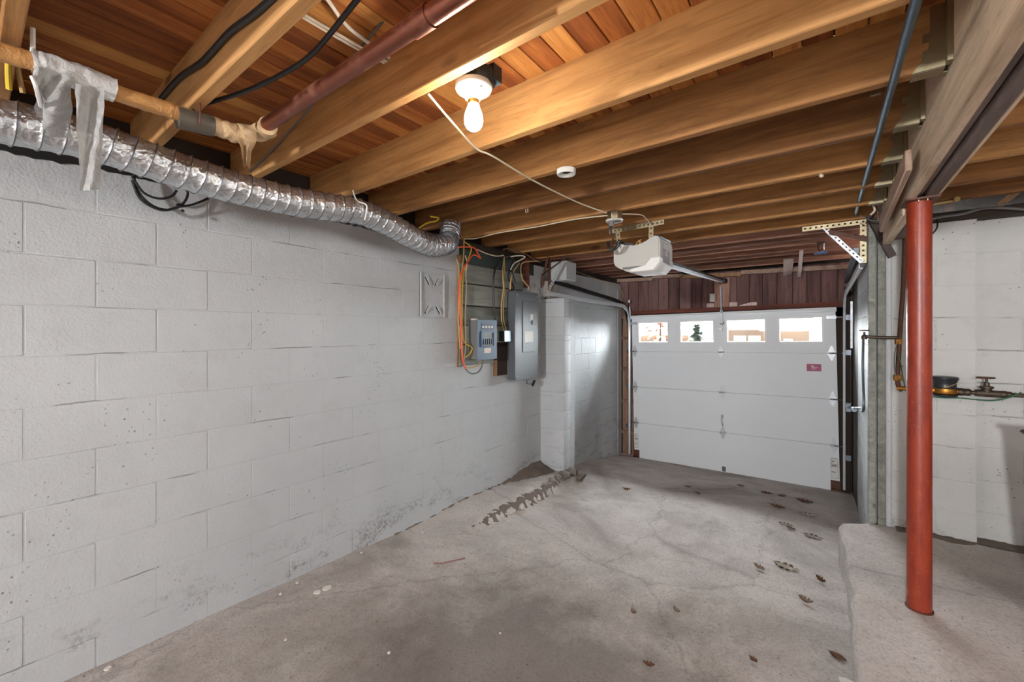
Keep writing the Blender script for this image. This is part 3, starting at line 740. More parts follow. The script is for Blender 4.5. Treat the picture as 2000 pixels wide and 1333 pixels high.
def hinge(x, z, roller=0):
    m = MB(); w = 0.036; h = 0.085
    m.prism([D(x - w, z, -0.004), D(x - w * 0.75, z + h * 0.35, -0.004), D(x - w * 0.2, z + h, -0.004), D(x + w * 0.2, z + h, -0.004), D(x + w * 0.75, z + h * 0.35, -0.004), D(x + w, z, -0.004),
             D(x + w * 0.75, z - h * 0.35, -0.004), D(x + w * 0.2, z - h, -0.004), D(x - w * 0.2, z - h, -0.004), D(x - w * 0.75, z - h * 0.35, -0.004)], (0, -0.004, 0))
    m.tube([D(x - w, z, -0.014), D(x + w, z, -0.014)], 0.009, 8, smooth=False)
    dbox(m, x - w, x - w + 0.006, z - 0.016, z + 0.016, -0.026, -0.004); dbox(m, x + w - 0.006, x + w, z - 0.016, z + 0.016, -0.026, -0.004)
    o = m.build('hinge', M['galv'], dr)
    if roller:
        m = MB(); m.tube([D(x, z, -0.024), D(x + roller * 0.10, z, -0.024)], 0.006, 8, smooth=False); m.lathe([(0.022, -0.006), (0.022, 0.006)], D(x + roller * 0.10, z, -0.024), (1, 0, 0), 16); m.build('roller', M['galv_dark'], o)
for z in (SH, 2 * SH, 3 * SH):
    hinge(1.21, z); hinge(0.035, z, -1); hinge(DW - 0.045, z, 1)
for x, sg in ((0.03, -1), (DW - 0.04, 1)):                          # top fixtures
    m = MB(); dbox(m, x - 0.045, x + 0.045, 2.0, 2.035, -0.035, -0.004); m.tube([D(x, 2.017, -0.03), D(x + sg * 0.10, 2.017, -0.03)], 0.006, 8, smooth=False); m.build('top_fixture', M['galv'], dr)
    m = MB(); dbox(m, x - 0.045, x + 0.045, 0.01, 0.13, -0.006, -0.002); dbox(m, x - 0.045, x + 0.045, 0.01, 0.035, -0.04, -0.006)
    m.build('bottom_bracket', M['rust'], dr)
m = MB(); dbox(m, 1.19, 1.235, 0.02, 0.085, -0.005, 0.0); m.build('bottom_plate', M['galv_dark'], dr)
m = MB(); m.tube([D(1.21, 0.76, -0.008), D(1.205, 0.72, -0.035), D(1.21, 0.66, -0.035), D(1.214, 0.625, -0.008)], 0.008, 8); m.lathe([(0.022, -0.004), (0.018, 0.008), (0.0, 0.01)], D(1.21, 0.755, 0), (0, -1, 0), 14)
m.build('pull_handle', M['galv'], dr)
def stuck(name, x0, x1, z0, z1, mat, rows, inkmat, y=-0.0055):
    m = MB(); dbox(m, x0, x1, z0, z1, y - 0.0008, y + 0.0015); o = m.build(name, M[mat], dr)
    m = MB()
    for (a, b, c, d) in rows: dbox(m, x0 + (x1 - x0) * a, x0 + (x1 - x0) * b, z0 + (z1 - z0) * c, z0 + (z1 - z0) * d, y - 0.0014, y - 0.0006)
    m.build('print', M[inkmat], o)
lab = [(0.02, 0.98, 0.985, 1.0), (0.02, 0.98, 0.0, 0.015), (0.0, 0.03, 0.0, 1.0), (0.97, 1.0, 0.0, 1.0), (0.02, 0.98, 0.58, 0.60), (0.02, 0.98, 0.70, 0.715), (0.1, 0.5, 0.82, 0.86), (0.1, 0.8, 0.62, 0.66), (0.1, 0.7, 0.3, 0.33)]
stuck('warning_label', 0.012, 0.062, 0.16, 0.37, 'label_white', lab, 'ink')
stuck('warning_label', DW - 0.08, DW - 0.012, 0.155, 0.385, 'label_white', lab, 'ink')
stuck('magenta_sticker', 2.135, 2.275, 1.385, 1.47, 'magenta', [(0.32, 0.5, 0.66, 0.78), (0.32, 0.74, 0.52, 0.6), (0.34, 0.68, 0.28, 0.36)], 'label_white', y=-0.002)
m = MB(); dbox(m, 0.0, DW, -0.03, 0.004, 0.006, 0.04); m.build('bottom_seal', M['plastic_black'], dr)

# door tracks
def track(side, pts_main, pts_up, vert_x, label, near):
    base = Vector((vert_x, 6.05, -0.42)); t = thing('door_track', label, 'track', base, 'garage door tracks')
    m = MB()
    pts = [Vector(p) for p in pts_main]
    arr = []
    for i, p in enumerate(pts[:-1]): arr.append(p)
    arr.append(pts[-1])
    sp = spline(arr, 8)
    prof = [(-0.006, 0.026), (-0.026, 0.020), (-0.026, -0.020), (-0.006, -0.026), (-0.003, -0.022), (-0.021, -0.017), (-0.021, 0.017), (-0.003, 0.022)]
    rings = []
    for i, p in enumerate(sp):
        tg = (sp[min(i + 1, len(sp) - 1)] - sp[max(i - 1, 0)]).normalized(); sx = Vector((1, 0, 0)); nn = tg.cross(sx).normalized()
        rings.append([m.bm.verts.new(p + sx * (-a * side) * -1 + nn * b) for a, b in prof])
    for A, B in zip(rings, rings[1:]):
        for k in range(8): m.bm.faces.new((A[k], A[(k + 1) % 8], B[(k + 1) % 8], B[k]))
    m.bm.faces.new(rings[0]); m.bm.faces.new(rings[-1][::-1])
    m.build('rail', M['galv_light'], t, sharp=30)
    m = MB(); pu = spline([Vector(p) for p in pts_up], 6)
    for a, b in zip(pu, pu[1:]): m.bar(a, b, 0.03, 0.045)
    m.build('upper_rail', M['dark_steel'] if side < 0 else M['galv_dark'], t)
    return t
tl_y = [(-2.36, 6.045, -0.40), (-2.36, 6.045, 0.4), (-2.36, 6.045, 1.20), (-2.36, 6.035, 1.52), (-2.36, 5.97, 1.70), (-2.36, 5.85, 1.79), (-2.36, 5.62, 1.815), (-2.36, 4.6, 1.825), (-2.36, 3.72, 1.845)]
tl = track(-1, tl_y, [P(1085, 551, X=-2.36), P(1150, 571, X=-2.36), P(1208, 590, X=-2.36), P(1222, 606, X=-2.36), P(1230, 640, X=-2.36)], -2.36, 'galvanised door track curving along the left block wall', -1)
tr_y = [(0.185, 6.045, -0.36), (0.185, 6.045, 0.4), (0.185, 6.045, 1.20), (0.185, 6.035, 1.56), (0.185, 5.97, 1.74), (0.188, 5.85, 1.83), (0.19, 5.62, 1.86), (0.205, 4.8, 1.895), (0.222, 3.98, 1.93)]
tr = track(1, tr_y, [P(1672, 490, X=0.19), P(1655, 540, X=0.19), P(1647, 568, X=0.18)], 0.185, 'galvanised door track curving beside the grey corner posts', 1)
for t, xx, sg in ((tl, -2.36, -1), (tr, 0.185, 1)):                # wall brackets of the vertical rails
    for z in (0.0, 0.6, 1.2, 1.6):
        m = MB(); m.box((xx - 0.02 * sg, 6.06, z - 0.03), (xx + 0.05 * sg, 6.064, z + 0.03)); m.box((xx + 0.046 * sg, 6.06, z - 0.03), (xx + 0.05 * sg, 6.15, z + 0.03)); m.build('rail_bracket', M['galv_dark'], t)
# flag bracket and cable pulley above left rail
m = MB(); m.tube([P(1229, 592, Y=6.06), P(1229, 586, Y=6.06)], 0.022, 10, smooth=False); m.tube([P(1230, 600, Y=6.06), P(1231, 626, Y=6.06)], 0.012, 8, smooth=False); m.build('bearing_bracket', M['galv'], tl)
m = MB(); m.box((0.225, 6.05, 1.25), (0.255, 6.056, 1.78)); m.build('flag_bracket', M['galv'], tr)
# hangers, left: horizontal perforated angle, drop and braces
YH = 3.90
pa, pb = P(1042, 510, Y=YH), P(1136, 497, Y=YH)
m = MB(); m.perf(pa, pb, (0, 0, 1), 0.035, 0.003, 0.032); m.build('hanger_angle', M['rust'], tl)
m = MB(); m.perf(P(1073, 508, Y=YH), P(1073, 566, Y=YH), (1, 0, 0), 0.035, 0.003, 0.032); m.build('hanger_angle', M['rust'], tl)
m = MB(); m.angle(P(1068, 502, Y=YH - 0.05), P(1053, 563, Y=YH - 0.05), 0.032, 0.004, (1, 0, 0), (0, 1, 0)); m.build('brace', M['rust'], tl)
m = MB(); m.angle(P(1108, 500, Y=YH - 0.08), P(1056, 538, Y=YH - 0.08), 0.032, 0.004, (1, 0, 0.6), (0, 1, 0)); m.build('brace', M['rust'], tl)
m = MB(); m.perf(P(1100, 511, Y=YH - 0.12), P(1073, 565, Y=YH - 0.12), (1, 0, 0.4), 0.03, 0.003, 0.03); m.build('brace', M['galv'], tl)
# hangers, right
pa, pb = P(1567, 448, Y=YH), P(1692, 432.5, Y=YH)
m = MB(); m.perf(pa, pb, (0, 0, 1), 0.038, 0.003, 0.034); m.build('hanger_angle', M['zinc'], tr)
m = MB(); m.perf(P(1686, 436, Y=YH), P(1686, 514, Y=YH), (1, 0, 0), 0.036, 0.003, 0.034); m.build('hanger_angle', M['zinc'], tr)
m = MB(); m.perf(P(1615, 450, Y=YH - 0.02), P(1684, 512, Y=YH - 0.02), (0.6, 0, 0.8), 0.03, 0.003, 0.032); m.bar(P(1606, 445, Y=YH - 0.02), P(1683, 514, Y=YH - 0.02), 0.012, 0.008); m.build('brace', M['galv'], tr)
m = MB(); m.angle(P(1619, 449, Y=YH - 0.06), P(1722, 467, Y=YH - 0.06), 0.032, 0.004, (0, 0, -1), (0, 1, 0)); tag(m.build('rusty_angle', M['rust']), 'rusty angle iron lying level behind the top of the red column', 'angle iron')
m = MB(); m.angle(P(1691, 424, Y=YH - 0.2), P(1736, 504, Y=YH - 0.2), 0.042, 0.004, (0.9, 0, 0.4), (0, 1, 0)); tag(m.build('rusty_angle', M['rust_dark']), 'dark rusty angle iron hanging slantwise left of the red column', 'angle iron')

# ------------------------------------------------------------------ garage door opener
XO = -1.075
oc = P(1256, 505, X=XO); oy = oc.y - 0.02
ot = thing('garage_door_opener', 'beige grey garage door opener hanging from perforated brackets under the joists', 'door opener', (XO, oy, oc.z - 0.1))
zc = oc.z
prof = [(-0.172, 0.088), (-0.155, 0.105), (-0.11, 0.098), (-0.07, 0.078), (-0.02, 0.066), (0.03, 0.072), (0.07, 0.095), (0.105, 0.122), (0.14, 0.128), (0.158, 0.115), (0.166, 0.08), (0.166, -0.06), (0.118, -0.112), (-0.06, -0.112), (-0.15, -0.068), (-0.172, -0.04)]
m = MB(); m.prism([(XO + a, oy - 0.12, zc + b) for a, b in prof], (0, 0.30, 0)).bevel(0.008, 2); m.build('housing', M['plastic_grey'], ot)
m = MB(); m.prism([(XO + a * 0.985, oy - 0.10, zc + b + 0.004) for a, b in prof[1:10]] + [(XO + a * 0.985, oy - 0.10, zc + b - 0.004) for a, b in prof[9:0:-1]], (0, 0.26, 0)); m.build('chassis', M['plastic_black'], ot)
m = MB(); m.prism([(XO + 0.168, oy - 0.06, zc + 0.085), (XO + 0.168, oy + 0.09, zc + 0.085), (XO + 0.168, oy + 0.09, zc - 0.055), (XO + 0.168, oy - 0.06, zc - 0.055)], (0.003, 0, 0)); pn = m.build('side_panel', M['plastic_dkgrey'], ot)
m = MB()
for dz, ya, yb in ((0.020, -0.01, 0.045), (0.006, -0.03, 0.0), (0.006, 0.008, 0.045), (-0.010, -0.03, 0.045)): m.box((XO + 0.171, oy + ya, zc + 0.010 + dz), (XO + 0.1718, oy + yb, zc + 0.0135 + dz))
m.build('emblem_lines', M['plastic_white'], pn)
m = MB()
for k in range(11): m.box((XO + 0.171, oy - 0.055 + 0.0135 * k, zc + 0.04), (XO + 0.1718, oy - 0.050 + 0.0135 * k, zc + 0.08))
m.build('vent_ribs', M['plastic_grey'], pn)
m = MB(); m.prism([(XO + 0.100, oy - 0.124, zc - 0.022), (XO + 0.168, oy - 0.124, zc - 0.022), (XO + 0.168, oy - 0.124, zc - 0.062), (XO + 0.12, oy - 0.124, zc - 0.114), (XO - 0.055, oy - 0.124, zc - 0.114), (XO - 0.04, oy - 0.124, zc - 0.088), (XO + 0.07, oy - 0.124, zc - 0.08)], (0, 0.31, 0)).bevel(0.006); m.build('light_lens', M['lens'], ot)
m = MB(); m.box((XO - 0.10, oy - 0.1215, zc - 0.092), (XO + 0.06, oy - 0.119, zc - 0.075))
for k in range(5): m.box((XO - 0.09 + 0.032 * k, oy - 0.1225, zc - 0.09), (XO - 0.07 + 0.032 * k, oy - 0.1213, zc - 0.077))
m.build('control_strip', M['plastic_dkgrey'], ot)
rail0 = Vector((XO + 0.02, oy + 0.16, zc + 0.01)); rail1 = P(1412, 549, X=XO)
m = MB(); m.bar(rail0 + Vector((0, 0, 0.012)), rail1 + Vector((0, 0, 0.012)), 0.042, 0.02); m.build('rail_top', M['dark_steel'], ot)
m = MB(); m.bar(rail0 + Vector((0, 0, -0.012)), rail1 + Vector((0, 0, -0.012)), 0.036, 0.026); m.build('rail', M['galv'], ot)
m = MB(); m.box(rail1 + Vector((-0.05, -0.05, -0.03)), rail1 + Vector((0.05, 0.03, 0.03))); m.bevel(0.01); m.build('header_bracket', M['dark_steel'], ot)
m = MB(); m.bar(P(1408, 560, Y=6.0), P(1409, 612, Y=6.02), 0.014, 0.022, up=(0, 1, 0)); m.build('door_arm', M['galv_dark'], ot)
m = MB(); m.bar(P(1409, 606, Y=6.03), P(1409.5, 632, Y=6.05), 0.03, 0.012, up=(0, 1, 0)); m.box(P(1404, 646, Y=6.07), P(1411, 641, Y=6.04)); m.build('door_bracket', M['galv'], ot)
m = MB(); c = D(1.235, 1.985, -0.012)
for a in range(3): m.tube([c + Vector((0.028 * math.cos(a * 2.1 + 0.5), -0.01, 0.028 * math.sin(a * 2.1 + 0.5))), c - Vector((0.028 * math.cos(a * 2.1 + 0.5), 0.01, 0.028 * math.sin(a * 2.1 + 0.5)))], 0.007, 6, smooth=False)
m.build('release_knob', M['galv_dark'], dr)
YB = 3.03
ha, hb = P(1190, 453, Y=YB), P(1297, 433.5, Y=YB)
m = MB(); m.perf(ha, hb, (0, 0, 1), 0.035, 0.003, 0.030); m.build('hanger_angle', M['zinc'], ot)
m = MB(); m.perf(P(1206.5, 455, Y=YB - 0.01), P(1210, 481, Y=YB - 0.01), (1, 0, 0), 0.032, 0.003, 0.03); m.build('hanger_angle', M['zinc'], ot)
m = MB(); m.perf(P(1272, 441, Y=YB - 0.01), P(1271.5, 472, Y=YB - 0.01), (1, 0, 0), 0.034, 0.003, 0.03); m.build('hanger_angle', M['zinc'], ot)
m = MB(); a = P(1281, 463, Y=YB); b = P(1304, 474, Y=YB + 0.16); m.bar(a, b, 0.05, 0.02); m.bevel(0.004); m.build('mount_plate', M['galv_dark'], ot)
m = MB(); a = P(1212, 475, Y=YB); b = P(1234, 480, Y=YB + 0.16); m.bar(a, b, 0.045, 0.018); m.bevel(0.004); m.build('mount_plate', M['dark_steel'], ot)
m = MB(); m.tube([P(1240, 482, Y=oy), P(1248, 470, Y=oy), P(1254, 477, Y=oy), P(1262, 474, Y=oy), P(1268, 478, Y=oy)], 0.004, 6); m.tube([P(1251, 486, Y=oy), P(1249, 472, Y=oy), P(1253, 468, Y=oy)], 0.004, 6); m.build('wiring', M['cable_tan'], ot)

# round ceiling box with the opener's plug
bc = P(1200, 419, Y=2.64)
bt2 = thing('junction_box', 'round steel ceiling box with a cord plugged in above the door opener', 'junction box', (bc.x, bc.y, ZJ - 0.055))
m = MB(); m.lathe([(0.052, 0.0), (0.054, 0.004), (0.054, 0.05), (0.052, 0.054)], (bc.x, bc.y, ZJ - 0.056), (0, 0, 1), 8); m.build('box', M['zinc'], bt2)
m = MB(); m.lathe([(0.056, -0.008), (0.058, 0.0), (0.058, 0.003)], (bc.x, bc.y, ZJ - 0.058), (0, 0, 1), 24); m.build('cover', M['plastic_white'], bt2)
m = MB(); m.lathe([(0.017, -0.03), (0.02, 0.0)], (bc.x - 0.018, bc.y - 0.01, ZJ - 0.067), (0, 0, 1), 14); m.lathe([(0.020, -0.004), (0.021, 0.0)], (bc.x + 0.024, bc.y - 0.005, ZJ - 0.066), (0, 0, 1), 14); m.build('outlet', M['plastic_dkgrey'], bt2)
m = MB(); q = Vector((bc.x - 0.018, bc.y - 0.012, ZJ - 0.09)); e = P(1197, 476, Y=2.70)
m.tube([q, q + Vector((0, 0, -0.05)), e + Vector((0, 0, 0.06)), e], lambda t: 0.013 - 0.008 * min(1, t * 3), 10)
for k in range(3):
    m.tube([e + Vector((-0.02, 0, 0.02 * k - 0.02)), e + Vector((-0.045, 0.01, 0.015 - 0.02 * k)), e + Vector((-0.01, 0.02, -0.04)), e + Vector((0.035, 0.01, -0.025 + 0.02 * k)), e + Vector((0.06, 0.0, 0.01))], 0.0045, 6)
tag(m.build('power_cord', M['cable_black']), 'black coiled cord hanging from the round ceiling box', 'cord')

# round plastic ring on the second joist
rc = P(1106, 332, Y=1.80)
m = MB(); m.lathe([(0.024, 0.002), (0.030, -0.010), (0.044, -0.012), (0.047, -0.004), (0.047, 0.012), (0.040, 0.014), (0.026, 0.012), (0.024, 0.002)], (rc.x, rc.y, ZJ - 0.014), (0, 0, 1), 32)
tag(m.build('detector_mount', M['plastic_white']), 'round white plastic detector mounting ring screwed under a joist', 'mounting ring')

# ------------------------------------------------------------------ bulb lamp
lc = P(925, 170, Y=1.005); LX, LY = lc.x, lc.y
lt = thing('ceiling_lamp', 'white porcelain lampholder with a glowing bare bulb under the joists', 'lamp', (LX, LY, 2.1))
zp = 2.246
m = MB(); m.lathe([(0.052, 0.0), (0.055, 0.004), (0.055, 0.05), (0.05, 0.054)], (LX + 0.008, LY + 0.012, zp), (0, 0, 1), 8); m.build('back_box', M['box_dark'], lt)
m = MB(); m.box((LX + 0.0, LY + 0.03, zp + 0.02), (LX + 0.06, LY + 0.075, zp + 0.075)).bevel(0.003); m.build('clamp', M['box_dark'], lt)
m = MB(); m.lathe([(0.060, 0.004), (0.0615, -0.004), (0.058, -0.012), (0.050, -0.018), (0.036, -0.025), (0.026, -0.033), (0.0225, -0.043), (0.021, -0.046), (0.0, -0.046)], (LX, LY, zp), (0, 0, 1), 40); m.build('lampholder', M['porcelain'], lt)
m = MB(); m.lathe([(0.0185, 0.0), (0.019, -0.012), (0.0165, -0.016)], (LX, LY, zp - 0.044), (0, 0, 1), 24); m.build('socket', M['brass'], lt)
for sg in (-1, 1):
    m = MB(); m.lathe([(0.005, 0.0), (0.005, -0.004), (0.0, -0.005)], (LX + sg * 0.042, LY - sg * 0.012, zp - 0.0205), (0, 0, 1), 10); m.build('screw', M['galv'], lt)
m = MB(); zb = zp - 0.050
m.lathe([(0.014, 0.0), (0.0175, -0.010), (0.021, -0.022), (0.0265, -0.036), (0.0300, -0.052), (0.0305, -0.062), (0.0285, -0.074), (0.0225, -0.085), (0.013, -0.092), (0.0, -0.095)], (LX, LY, zb), (0, 0, 1), 20)
m.build('bulb', emit_mat('bulb_glow', (1.0, 0.93, 0.82, 1), BULB_STRENGTH), lt)

# ------------------------------------------------------------------ foil duct and straps
XD = -2.10
dp = [(-160, 200), (0, 236), (110, 258), (200, 282), (285, 311), (390, 346), (480, 372), (560, 391), (628, 403), (700, 414), (757, 437), (802, 462), (839, 479), (868, 478)]
cl = [P(u, v, X=XD) for u, v in dp]
e = cl[-1]; cl += [e + Vector((-0.10, 0.14, 0.075)), e + Vector((-0.13, 0.19, 0.20))]
path = spline(cl, 30)
acc = [0.0]
for a, b in zip(path, path[1:]): acc.append(acc[-1] + (b - a).length)
Ltot = acc[-1]; nr = 900
def along(s):
    import bisect
    i = max(0, min(len(acc) - 2, bisect.bisect_right(acc, s) - 1)); t = (s - acc[i]) / max(1e-9, acc[i + 1] - acc[i]); return path[i].lerp(path[i + 1], t)
def pitch_phase(s):           # the wire coils sit closer together towards the far bend
    return s / 0.056 + max(0.0, s - 1.5) ** 2 * 9.0
m = MB(); RD = 0.070; SEG = 36; rings = []; nrm = Vector((0, 0, 1))
for i in range(nr):
    s = Ltot * i / (nr - 1); p = along(s); tg = (along(min(Ltot, s + 0.012)) - along(max(0, s - 0.012))).normalized()
    nrm = (nrm - tg * nrm.dot(tg)).normalized(); b = tg.cross(nrm); ring = []
    for k in range(SEG):
        a = 2 * math.pi * k / SEG; ph = (pitch_phase(s) + k / SEG) % 1.0
        rib = math.exp(-((ph - 0.5) / 0.05) ** 2) * 0.0042 - 0.0022 * (1 - abs(ph - 0.5) * 2) * 0
        belly = -0.0016 * math.sin(math.pi * ((ph + 0.5) % 1.0))
        dirv = nrm * math.cos(a) + b * math.sin(a)
        cr = 0.0020 * noise.noise((p + dirv * RD) * 38) + 0.0016 * noise.noise((p + dirv * RD) * 90)
        ring.append(m.bm.verts.new(p + dirv * (RD + rib + belly + cr)))
    rings.append(ring)
for A, B in zip(rings, rings[1:]):
    for k in range(SEG): m.bm.faces.new((A[k], A[(k + 1) % SEG], B[(k + 1) % SEG], B[k]))
m.bm.faces.new(rings[0][::-1]); m.bm.faces.new(rings[-1])
dt = thing('foil_duct', 'silver foil flexible duct running along the top of the left wall', 'duct', along(Ltot * 0.4) - Vector((0, 0, RD)))
m.build('hose', M['foil'], dt, sharp=180)
coil = []; nrm = Vector((0, 0, 1)); NH = 1500
for i in range(NH):
    s = Ltot * i / (NH - 1); p = along(s); tg = (along(min(Ltot, s + 0.012)) - along(max(0, s - 0.012))).normalized()
    nrm = (nrm - tg * nrm.dot(tg)).normalized(); b = tg.cross(nrm); a = 2 * math.pi * (0.5 - pitch_phase(s))
    coil.append(p + (nrm * math.cos(a) + b * math.sin(a)) * (RD + 0.0045))
m = MB(); m.tube(coil, 0.0016, 5, smooth=False); m.build('wire_coil', M['foil_wire'], dt)
m = MB()
for (u, v0) in ((689, 372), ):
    a = P(u, v0, X=XD + 0.02); bq = P(716, 402, X=XD + 0.085); m.tube([a, P(697, 392, X=XD + 0.05), bq, P(712, 430, X=XD + 0.05)], 0.004, 6)
m.build('strap', M['plastic_white'], dt)

# ------------------------------------------------------------------ wrapped drain pipe, tee and copper pipe
XW = -1.79
def PW_(u, v): return P(u, v, X=XW)
pt = thing('copper_drain_pipe', 'copper drain pipe slung between two joists near the bulb', 'pipe', P(700, 140, Y=0.70))
m = MB(); m.tube([P(512, 250, Y=0.70), P(1000, -76, Y=0.70)], 0.0245, 20, smooth=False); m.build('pipe', M['copper'], pt)
cA, cB = P(806, 53.6, Y=0.70), P(842, 29.5, Y=0.70)
m = MB(); m.tube([cA, cB], 0.0285, 20, smooth=False); m.build('coupling', M['copper'], pt)
wt = thing('wrapped_pipe', 'drain pipe wrapped in amber insulation under the dark joist bay', 'pipe', PW_(250, 180))
tee = PW_(500, 254)
def wrap_r(t): return 0.026 + 0.002 * noise.noise(Vector((t * 40, 0, 0)))
A0, A1 = PW_(-80, 74), PW_(68, 122)
m = MB(); m.tube([A0, PW_(0, 101), A1], wrap_r, 16); m.jitter(0.002, 30); m.build('insulation', M['insul'], wt)
m = MB(); m.tube([PW_(200, 172), PW_(270, 196), PW_(330, 215), PW_(352, 223), PW_(430, 246)], wrap_r, 18); m.jitter(0.002, 40); m.build('insulation', M['insul'], wt)
m = MB(); m.tube([PW_(346, 229), PW_(380, 238), PW_(415, 247)], 0.036, 20, smooth=False); m.build('rubber_sleeve', M['rubber'], wt)
m = MB(); m.tube([PW_(412, 244), PW_(440, 254), PW_(470, 262), tee + Vector((0.02, 0.02, -0.005)), P(523, 246, Y=0.70)], lambda t: 0.033 + 0.008 * noise.noise(Vector((t * 9, 3, 0))), 22); m.sub(1).jitter(0.006, 36); m.build('wrapped_tee', M['film_tan'], wt)
def tail(a, b):
    w = 0.038 * (1 - 0.55 * b) * (0.6 + 0.4 * math.sin(math.pi * min(1, b * 1.6 + 0.15)))
    c = PW_(474, 258 + 72 * b) + Vector((0.035, 0, 0))
    return c + Vector((0.5, 0.86, 0)) * (a - 0.5) * 2 * w + Vector((0.86, -0.5, 0)) * 0.018 * math.sin(a * 9 + b * 3) * b
m = MB(); m.sheet(tail, 12, 16, 0.002); m.jitter(0.003, 40); m.build('loose_tail', M['film_tan'], wt)
# silver sleeve over the pipe, with two hanging sheets of foil-faced film
ft = thing('plastic_wrap', 'grey plastic film draped over the wrapped pipe and hanging before the duct', 'plastic film', PW_(160, 370))
m = MB(); m.tube([PW_(62, 122), PW_(110, 135), PW_(160, 153), PW_(225, 178)], lambda t: 0.036 + 0.004 * noise.noise(Vector((t * 14, 1, 0))), 22); m.sub(1).jitter(0.005, 30); m.build('sleeve', M['film'], ft)
def strip(a, b):
    u = (146 + 58 * a) * (1 - b) + (157 + 38 * a) * b; v = 168 + (372 - 168) * b + 10 * (a - 0.5) * (1 - b)
    return P(u, v, X=XW + 0.045 + 0.012 * math.sin(a * 7 + b * 4) + 0.01 * math.sin(b * 9))
m = MB(); m.sheet(strip, 14, 40, 0.002); m.jitter(0.004, 28); m.build('hanging_strip', M['film'], ft)
def rag(a, b):
    u = (62 + 80 * a) * (1 - b) + (72 + 66 * a) * b; v = 130 + 8 * a + (262 - 130) * b
    if a < 0.25: v = 130 + (v - 130) * 0.75
    return P(u, v, X=XW + 0.03 - 0.22 * b * b + 0.014 * math.sin(a * 8 + b * 5))
m = MB(); m.sheet(rag, 16, 26, 0.002); m.jitter(0.01, 22); m.build('torn_sheet', M['film'], ft)
m = MB(); m.tube([P(64, 55, X=XW), P(64, 110, X=XW)], 0.006, 6, smooth=False); m.build('tie_strap', M['plastic_white'], ft)
m = MB(); m.tube([P(62, 150, X=XW + 0.04), P(70, 170, X=XW + 0.04), P(80, 208, X=XW - 0.06)], 0.005, 6); m.build('tie_strap', M['plastic_white'], ft)
# wire hook carrying the pipe
m = MB(); m.tube([P(400, 104, X=XW), P(390, 106, X=XW + 0.01), P(388, 150, X=XW + 0.02), P(391, 225, X=XW + 0.045), P(388, 245, X=XW + 0.03)], 0.0032, 6); tag(m.build('pipe_hook', M['rust']), 'bent rusty wire hook holding the wrapped pipe at its rubber sleeve', 'hook')

# cables in the joist bays, left of the bulb
def cable(name, pts, r, mat, label, cat='cable', group=None):
    m = MB(); m.tube(pts, r, 8); o = m.build(name, M[mat]); return tag(o, label, cat, group)
YJ2 = 0.525
cable('black_cable', [P(560, -30, Y=0.478), P(500, 25, Y=0.476), P(450, 62, Y=0.474), P(415, 100, Y=0.475), P(390, 125, Y=0.472), P(350, 152, Y=0.474), P(315, 192, Y=0.476)], 0.0095, 'cable_black', 'thick black cable stapled along the side of a joist at upper left')
cable('black_cable', [P(760, -75, Z=2.30), P(697, 0, Z=2.29), P(610, 105, Z=2.28), P(545, 148, Z=2.28), P(480, 178, Z=2.275), P(405, 202, Z=2.27), P(375, 212, Z=2.25)], 0.0075, 'cable_black', 'black cable sagging across the open joist bay before the copper pipe')
cable('thin_cable', [P(800, -22, Y=0.82), P(783, 0, Y=0.82), P(700, 98, Y=0.82), P(668, 135, Y=0.84), P(615, 200, Y=0.87), P(560, 262, Y=0.89), P(520, 305, Y=0.895), P(488, 336, Y=0.9)], 0.0042, 'cable_grey', 'thin grey cable running behind the copper pipe to the wall')
for dv, lb in ((0, 'flat white cable, upper of two side by side under the subfloor'), (7, 'flat white cable, lower of two side by side under the subfloor')):
    cable('white_cable', [P(560, 6 + dv, Z=2.435), P(597, 30 + dv, Z=2.43), P(690, 84 + dv, Z=2.41), P(770, 128 + dv * 0.7, Z=2.40), P(784, 138, Z=2.395)], 0.0045, 'cable_white', lb)
cable('white_cable', [P(625, -20, Z=2.435), P(643, 4, Z=2.43), P(675, 48, Z=2.42), P(712, 78, Z=2.42), P(750, 104, Z=2.41), P(785, 137, Z=2.40)], 0.006, 'cable_white', 'curving white cable crossing the subfloor into the joist')
cable('white_cable', [P(836, 183, Z=ZJ + 0.02), P(880, 235, Z=ZJ - 0.01), P(930, 290, Z=ZJ - 0.012), P(962, 305, Z=ZJ - 0.01), P(1040, 352, Z=ZJ - 0.012), P(1112, 388, Z=ZJ - 0.014), P(1150, 404, Z=ZJ - 0.02), P(1185, 416, Z=ZJ - 0.03)], 0.0042, 'cable_cream', 'white cable running under the joists from the lamp to the round box')
cable('white_cable', [P(907, 470, Y=2.70), P(908, 467, Z=ZJ - 0.02), P(930, 466, Z=ZJ - 0.012), P(975, 455, Z=ZJ - 0.012), P(1050, 443, Z=ZJ - 0.012), P(1120, 429, Z=ZJ - 0.012), P(1187, 421, Z=ZJ - 0.03)], 0.0045, 'cable_cream', 'cream cable running under the joists from the fuse board to the round box')
cable('white_cable', [P(1216, 418, Z=ZJ - 0.03), P(1252, 420, Z=ZJ - 0.015), P(1262, 428, Z=ZJ - 0.015), P(1272, 438, Y=3.0)], 0.0035, 'cable_cream', 'short cream cable from the round box to the opener bracket')
cable('yellow_cable', [P(24, -15, X=-1.95), P(20, 60, X=-1.95), P(16, 130, X=-1.95), P(18, 175, X=-1.98)], 0.007, 'cable_yellow', 'yellow cable hanging down behind the wrapped pipe at far left')
cable('tan_cable', [P(26, 80, X=-2.1), P(34, 130, X=-2.1), P(45, 182, X=-2.12)], 0.007, 'cable_tan', 'tan cable hanging beside the yellow cable at far left')
cable('yellow_cable', [P(818, 446, X=-2.25), P(835, 436, X=-2.25), P(852, 432, X=-2.25), P(856, 426, X=-2.25), P(840, 423, X=-2.25)], 0.006, 'cable_yellow', 'yellow cable hooked above the bend of the foil duct')
